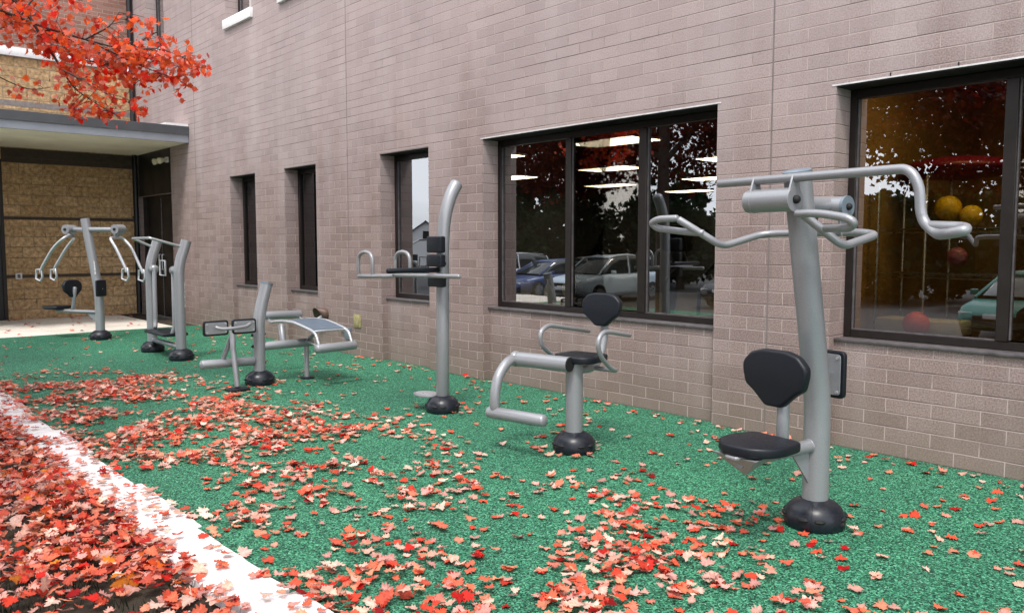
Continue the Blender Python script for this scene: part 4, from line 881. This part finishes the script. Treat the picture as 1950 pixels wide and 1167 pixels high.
# ------------------------------------------------------------------ the maple branches reaching into view (upper left)
def bp(px, py, d=7.5):
    return fw * d + rt * ((px - 975) / 1541 * d) + Vector((0, 0, 1.46 + d * (464 - py) / 1541))
LIVE = [(1.0, .46, .33), (1.0, .36, .25), (1.0, .48, .27), (1.0, .54, .44), (1.0, .60, .54), (.97, .20, .14), (1.0, .42, .17), (1.0, .44, .30)]
mt = [o for o in bpy.data.objects if o.name == 'maple_tree'][0]; mo = Vector(mt.location)
main = [((-60, -20), (0, 25), (60, 45), (110, 65), (180, 85), (255, 105), (320, 128), (385, 140)),
        ((-40, -60), (70, 30), (105, 90), (135, 140), (155, 175), (200, 205), (240, 228)),
        ((-60, 120), (0, 145), (40, 165), (75, 178), (112, 172)),
        ((60, 45), (95, 0), (180, -20)), ((-50, 60), (0, 68), (40, 62), (90, 40)), ((120, 70), (200, 110), (250, 150), (290, 165)), ((255, 105), (320, 100), (370, 122)), ((180, 85), (270, 128), (350, 160)),
        ((-60, -60), (60, -40), (150, 8), (178, 15)), ((180, 85), (230, 60), (245, 35)), ((110, 65), (160, 120), (220, 130), (260, 120)), ((255, 105), (300, 78), (318, 70)), ((135, 140), (190, 170), (225, 190))]
b = B(); lb = B(); cl = lb.loops.layers.color.new("Col"); rnd = random.Random(11)
for bi, pts in enumerate(main):
    dd = 7.5 + (bi % 3 - 1) * .22
    P = [bp(x, y_, dd + .05 * k) - mo for k, (x, y_) in enumerate(pts)]
    P = fillet(P, .1, 3); r0 = .017 if bi < 2 else .008
    tube(b, P, [r0, .003], seg=6, cap='flat')
    tot = sum((q - p).length for p, q in zip(P, P[1:])); n = int(tot * (26 if bi != 2 else 9))
    for _ in range(n):
        s = rnd.random() * tot
        for p, q in zip(P, P[1:]):
            l_ = (q - p).length
            if s <= l_: c = p.lerp(q, s / max(l_, 1e-5)); break
            s -= l_
        frac = rnd.random(); tw = c + Vector((rnd.gauss(0, .14), rnd.gauss(0, .17), rnd.gauss(0, .10)))
        if bi == 2: tw = c + Vector((rnd.gauss(0, .05), rnd.gauss(0, .05), rnd.gauss(0, .03)))
        tube(b, [c, c.lerp(tw, .5) + Vector((0, 0, .01)), tw], [.0035, .0015], seg=4, cap='flat')
        for _2 in range(rnd.randint(4, 9)):
            random.seed(rnd.random()); p2 = tw + Vector((rnd.gauss(0, .055), rnd.gauss(0, .055), rnd.gauss(0, .04) - .02)); col = rnd.choice(LIVE); sc = rnd.uniform(.72, 1.05)
            nr = Vector((rnd.gauss(0, .9) - .3, rnd.gauss(0, .9) - .4, rnd.gauss(.5, .6))).normalized()
            leafquad(lb, cl, p2, rnd.uniform(.046, .086), tuple(q * sc for q in col), nr, simple=False)
obj('branch', b, 'bark', mt, smooth=60); obj('foliage', lb, 'leaf_live', mt, smooth=0, recalc=False)

# ------------------------------------------------------------------ fallen leaves
random.seed(21)
LOBES = [(0, -.50, 0), (.045, -.22, 0), (.20, -.33, 0), (.34, -.26, 1), (.36, -.15, 0), (.52, -.06, 1), (.40, .02, 0), (.46, .15, 1), (.27, .13, 0), (.33, .33, 1), (.17, .27, 0), (.12, .42, 0), (.0, .55, 1), (-.12, .42, 0), (-.17, .27, 0), (-.33, .33, 1), (-.27, .13, 0), (-.46, .15, 1), (-.40, .02, 0), (-.52, -.06, 1), (-.36, -.15, 0), (-.34, -.26, 1), (-.20, -.33, 0), (-.045, -.22, 0)]
PALE = [(.90, .66, .60), (.92, .68, .60), (.88, .52, .45), (.93, .76, .69), (.88, .62, .58), (.90, .56, .44)]
CORAL = [(.88, .33, .23), (.90, .42, .30), (.86, .26, .18), (.90, .46, .36), (.88, .38, .29)]
REDS = [(.72, .10, .08), (.80, .15, .11), (.60, .06, .08)]
ORNG = [(.80, .34, .08), (.82, .45, .12), (.75, .26, .07)]
MISC = [(.78, .55, .14), (.36, .17, .09), (.45, .24, .14), (.62, .36, .22)]
def pick(pale=.4):
    r = random.random()
    if r < pale: return random.choice(PALE), 'pale pink'
    if r < pale + .34: return random.choice(CORAL), 'coral'
    if r < pale + .34 + .08: return random.choice(REDS), 'deep red'
    if r < pale + .34 + .08 + .08: return random.choice(ORNG), 'orange'
    return random.choice(MISC), 'brown or yellow'
def leafmesh(bm, cl, M4, size, col):
    curl = random.uniform(-.6, .7); cup = random.uniform(-.5, .5); tw = random.uniform(-.6, .6); jit = lambda: random.uniform(-.035, .035)
    def z(x, y): return curl * (x * x) * .9 + cup * y * y + tw * x * y
    c = bm.verts.new(M4 @ Vector((0, 0, 0))); ring = []
    ax_ = random.uniform(.68, 1.08)
    for x, y, t in LOBES:
        q_ = random.choice((1, 1, 1, .82, .92)) if t else 1; x = x * q_ * ax_ + jit(); y = y * q_ + jit(); ring.append(bm.verts.new(M4 @ Vector((x * size, y * size, (z(x, y) + (random.uniform(-.06, .14) if t else 0)) * size))))
    s = random.uniform(.80, 1.1); k = len(ring)
    for i in range(k):
        f = bm.faces.new((c, ring[i], ring[(i + 1) % k])); f.smooth = True
        v = s * random.uniform(.93, 1.05)
        for lp in f.loops:
            edge = .95 if lp.vert is not c else 1.06
            lp[cl] = (min(1, col[0] * v * edge), min(1, col[1] * v * edge), min(1, col[2] * v * edge), 1)
def lmat(x, y, z, tilt):
    return Matrix.Translation((x, y, z)) @ Matrix.Rotation(random.uniform(0, 6.283), 4, 'Z') @ Matrix.Rotation(random.gauss(0, tilt), 4, 'X') @ Matrix.Rotation(random.gauss(0, tilt), 4, 'Y')
BASES = [(3.93, 2.02), (4.09, 3.906), (4.216, 5.613), (3.629, 8.0), (3.665, 10.35), (3.665, 11.425), (3.543, 13.418)]
def blocked(x, y): return any((x - a) ** 2 + (y - c) ** 2 < .165 ** 2 for a, c in BASES)
DRIFTS = [(2.0, 7.4, .95, 1.8, 1.05), (1.8, 9.0, .7, .6, .9), (1.8, 6.2, .4, .8, .5), (2.9, 7.0, .5, .9, .6), (3.0, 5.3, .5, .75, .8), (2.2, 5.7, .7, .5, .6), (2.9, 3.75, .45, .4, .75), (3.35, 3.3, .4, .28, .6),
          (2.05, 3.0, .6, .5, 1.0), (1.75, 2.4, .45, .5, .8), (2.4, 2.3, .6, .4, .95), (2.95, 1.75, .5, .35, .95), (3.05, 2.6, .55, .38, .65), (3.5, 2.45, .4, .4, .5), (1.8, 4.6, .4, .9, .5), (2.6, 4.4, .6, .5, .45), (2.3, 1.5, .6, .5, .7)]
def dens(x, y):
    """how thickly the wind has piled leaves here, 0..1"""
    n1 = noise.fractal(Vector((x * 1.5 + 3, y * 1.5, 0)), 1, 2, 4); n2 = noise.noise(Vector((x * 4.2, y * 4.2, 5)))
    v = 0
    for bx, by, sx, sy, a in DRIFTS: v += a * math.exp(-((x - bx) / sx) ** 2 - ((y - by) / sy) ** 2)
    v = min(1.05, v); return max(0, min(1, v * (.60 + 1.7 * n1 + .9 * n2)))
def in_frame(x, y):
    q = Vector((x, y, 0)) - CAM; d = q.dot(fw); px = 975 + 1541 * q.dot(rt) / max(d, .01)
    return d > 1.6 and -60 < px < 2010 and 583 + 1541 * (1.46 / d - .077) < 1400
pts = []
tries = 0
while tries < 42000:
    tries += 1
    x, y = random.uniform(1.28, 5.58), random.uniform(.8, 14.5)
    if not in_frame(x, y): continue
    dd = dens(x, y); base_p = (.055 if y < 2.8 else (.034 if y < 4.5 else (.019 if y < 9 else .010))) if x > 1.55 else .05
    if x < 1.53: dd = .22 + 1.1 * max(0, noise.noise(Vector((x * 3, y * 3.4, 2)))) * (.35 if y < 6 else .55)
    if random.random() < max(base_p, dd * (.58 if y < 4.5 else .85)) and not blocked(x, y): pts.append((x, y, dd))
for (cx_, cy_) in BASES:      # leaves the wind has trapped against the base covers
    for _ in range(7 if cy_ < 9 else 4):
        a = random.uniform(0, 6.283); q_ = random.uniform(.175, .25); pts.append((cx_ + q_ * math.cos(a), cy_ + q_ * math.sin(a), .35))
for _ in range(60):           # and along the foot of the wall
    yy = random.uniform(1.4, 9.4); pts.append((random.uniform(5.36, 5.50), yy, .35))
bed = []
for _ in range(31000):
    x, y = random.uniform(-2.5, 1.32), random.uniform(1.6, 11)
    if not in_frame(x, y): continue
    nn = noise.fractal(Vector((x * 1.1, y * 1.1, 9)), 1, 2, 3)
    bare = max(0, 1 - ((x - .62) ** 2 + ((y - 3.35) * .8) ** 2) / .45, 1 - ((x - .42) ** 2 + ((y - 4.3) * .9) ** 2) / .30)
    if x > 1.26 and random.random() < (x - 1.26) / .06: continue
    if random.random() < .93 + .4 * nn - .74 * bare: bed.append((x, y, 1))
# the largest single leaves in view become objects of their own
singles = sorted([p for p in pts if p[2] < .30 and p[0] > 1.62], key=lambda p: (Vector((p[0], p[1], 0)) - CAM).dot(fw))[:290]
sset = set((p[0], p[1]) for p in singles)
lib = {}
def libmesh(kind, k):
    if (kind, k) not in lib:
        pal = {'pale pink': PALE, 'coral': CORAL, 'deep red': REDS, 'orange': ORNG, 'brown or yellow': MISC}[kind]
        bm = B(); cl = bm.loops.layers.color.new("Col"); leafmesh(bm, cl, Matrix(), 1.0, pal[k % len(pal)])
        me = bpy.data.meshes.new('fallen_leaf'); bm.to_mesh(me); bm.free(); me.materials.append(M['leaf_dry']); lib[(kind, k)] = me
    return lib[(kind, k)]
for (x, y, dd) in singles:
    _, kind = pick(.60); me = libmesh(kind, random.randint(0, 5)); o = bpy.data.objects.new('fallen_leaf', me); COL.objects.link(o); s = random.uniform(.042, .082)
    o.matrix_world = lmat(x, y, .006 + random.random() * .008, .16) @ Matrix.Scale(s, 4)
    props(o, f'single {kind} maple leaf fallen on the green rubber ground', 'leaf', f'single {kind} leaves on the green ground')
bm = B(); cl = bm.loops.layers.color.new("Col")
for (x, y, dd) in pts:
    if (x, y) in sset: continue
    zc = .006 + random.random() * (.012 + .030 * dd) + (.018 if x < 1.53 else 0); leafmesh(bm, cl, lmat(x, y, zc, .10 + .16 * dd), random.uniform(.040, .084), pick(.58 if dd > .3 else .65)[0])
o = obj('fallen_leaves', bm, 'leaf_dry', smooth=0, recalc=False); props(o, 'drifts of fallen red and pink maple leaves spread over the green ground', 'fallen leaves', kind='stuff')
bm = B(); cl = bm.loops.layers.color.new("Col")
for (x, y, dd) in bed:
    leafmesh(bm, cl, lmat(x, y, (.0 if x < 1.24 else .018) + random.random() * (.045 if x < 1.24 else .02), .34 if x < 1.24 else .2), random.uniform(.042, .085), pick(.50)[0])
o = obj('leaf_litter', bm, 'leaf_dry', smooth=0, recalc=False); props(o, 'thick carpet of fallen maple leaves over the soil left of the white curb', 'fallen leaves', kind='stuff')
# sparse leaves on the entrance slab
bm = B(); cl = bm.loops.layers.color.new("Col")
for _ in range(70):
    x, y = random.uniform(2.2, 5.4), random.uniform(14.7, 17.8) if random.random() < .6 else random.uniform(17.6, 17.83)
    leafmesh(bm, cl, lmat(x, y, .02 + random.random() * .01, .2), random.uniform(.05, .10), random.choice(MISC + CORAL + PALE))
o = obj('scattered_leaves', bm, 'leaf_dry', smooth=0, recalc=False); props(o, 'few dry leaves scattered on the pale entrance slab', 'fallen leaves', kind='stuff')
# grass tufts in the bed
bm = B(); cl = bm.loops.layers.color.new("Col")
for _ in range(260):
    gx, gy = random.gauss(.72, .45), random.gauss(3.4, .8)
    if gx > 1.2: continue
    for _2 in range(9):
        a = random.uniform(0, 6.283); p = Vector((gx + random.gauss(0, .03), gy + random.gauss(0, .03), -.02)); h = random.uniform(.03, .075); dv = Vector((math.cos(a), math.sin(a), 0)); sd_ = Vector((-dv.y, dv.x, 0)) * .0022
        f = bm.faces.new([bm.verts.new(p - sd_), bm.verts.new(p + sd_), bm.verts.new(p + dv * h * .45 + Vector((0, 0, h)))]); g_ = random.uniform(.6, 1.3)
        for lp in f.loops: lp[cl] = (.05 * g_, .12 * g_, .02 * g_, 1)
o = obj('grass', bm, 'leaf_dry', smooth=0, recalc=False); props(o, 'short green grass tufts between the leaves of the bed', 'grass', kind='stuff')
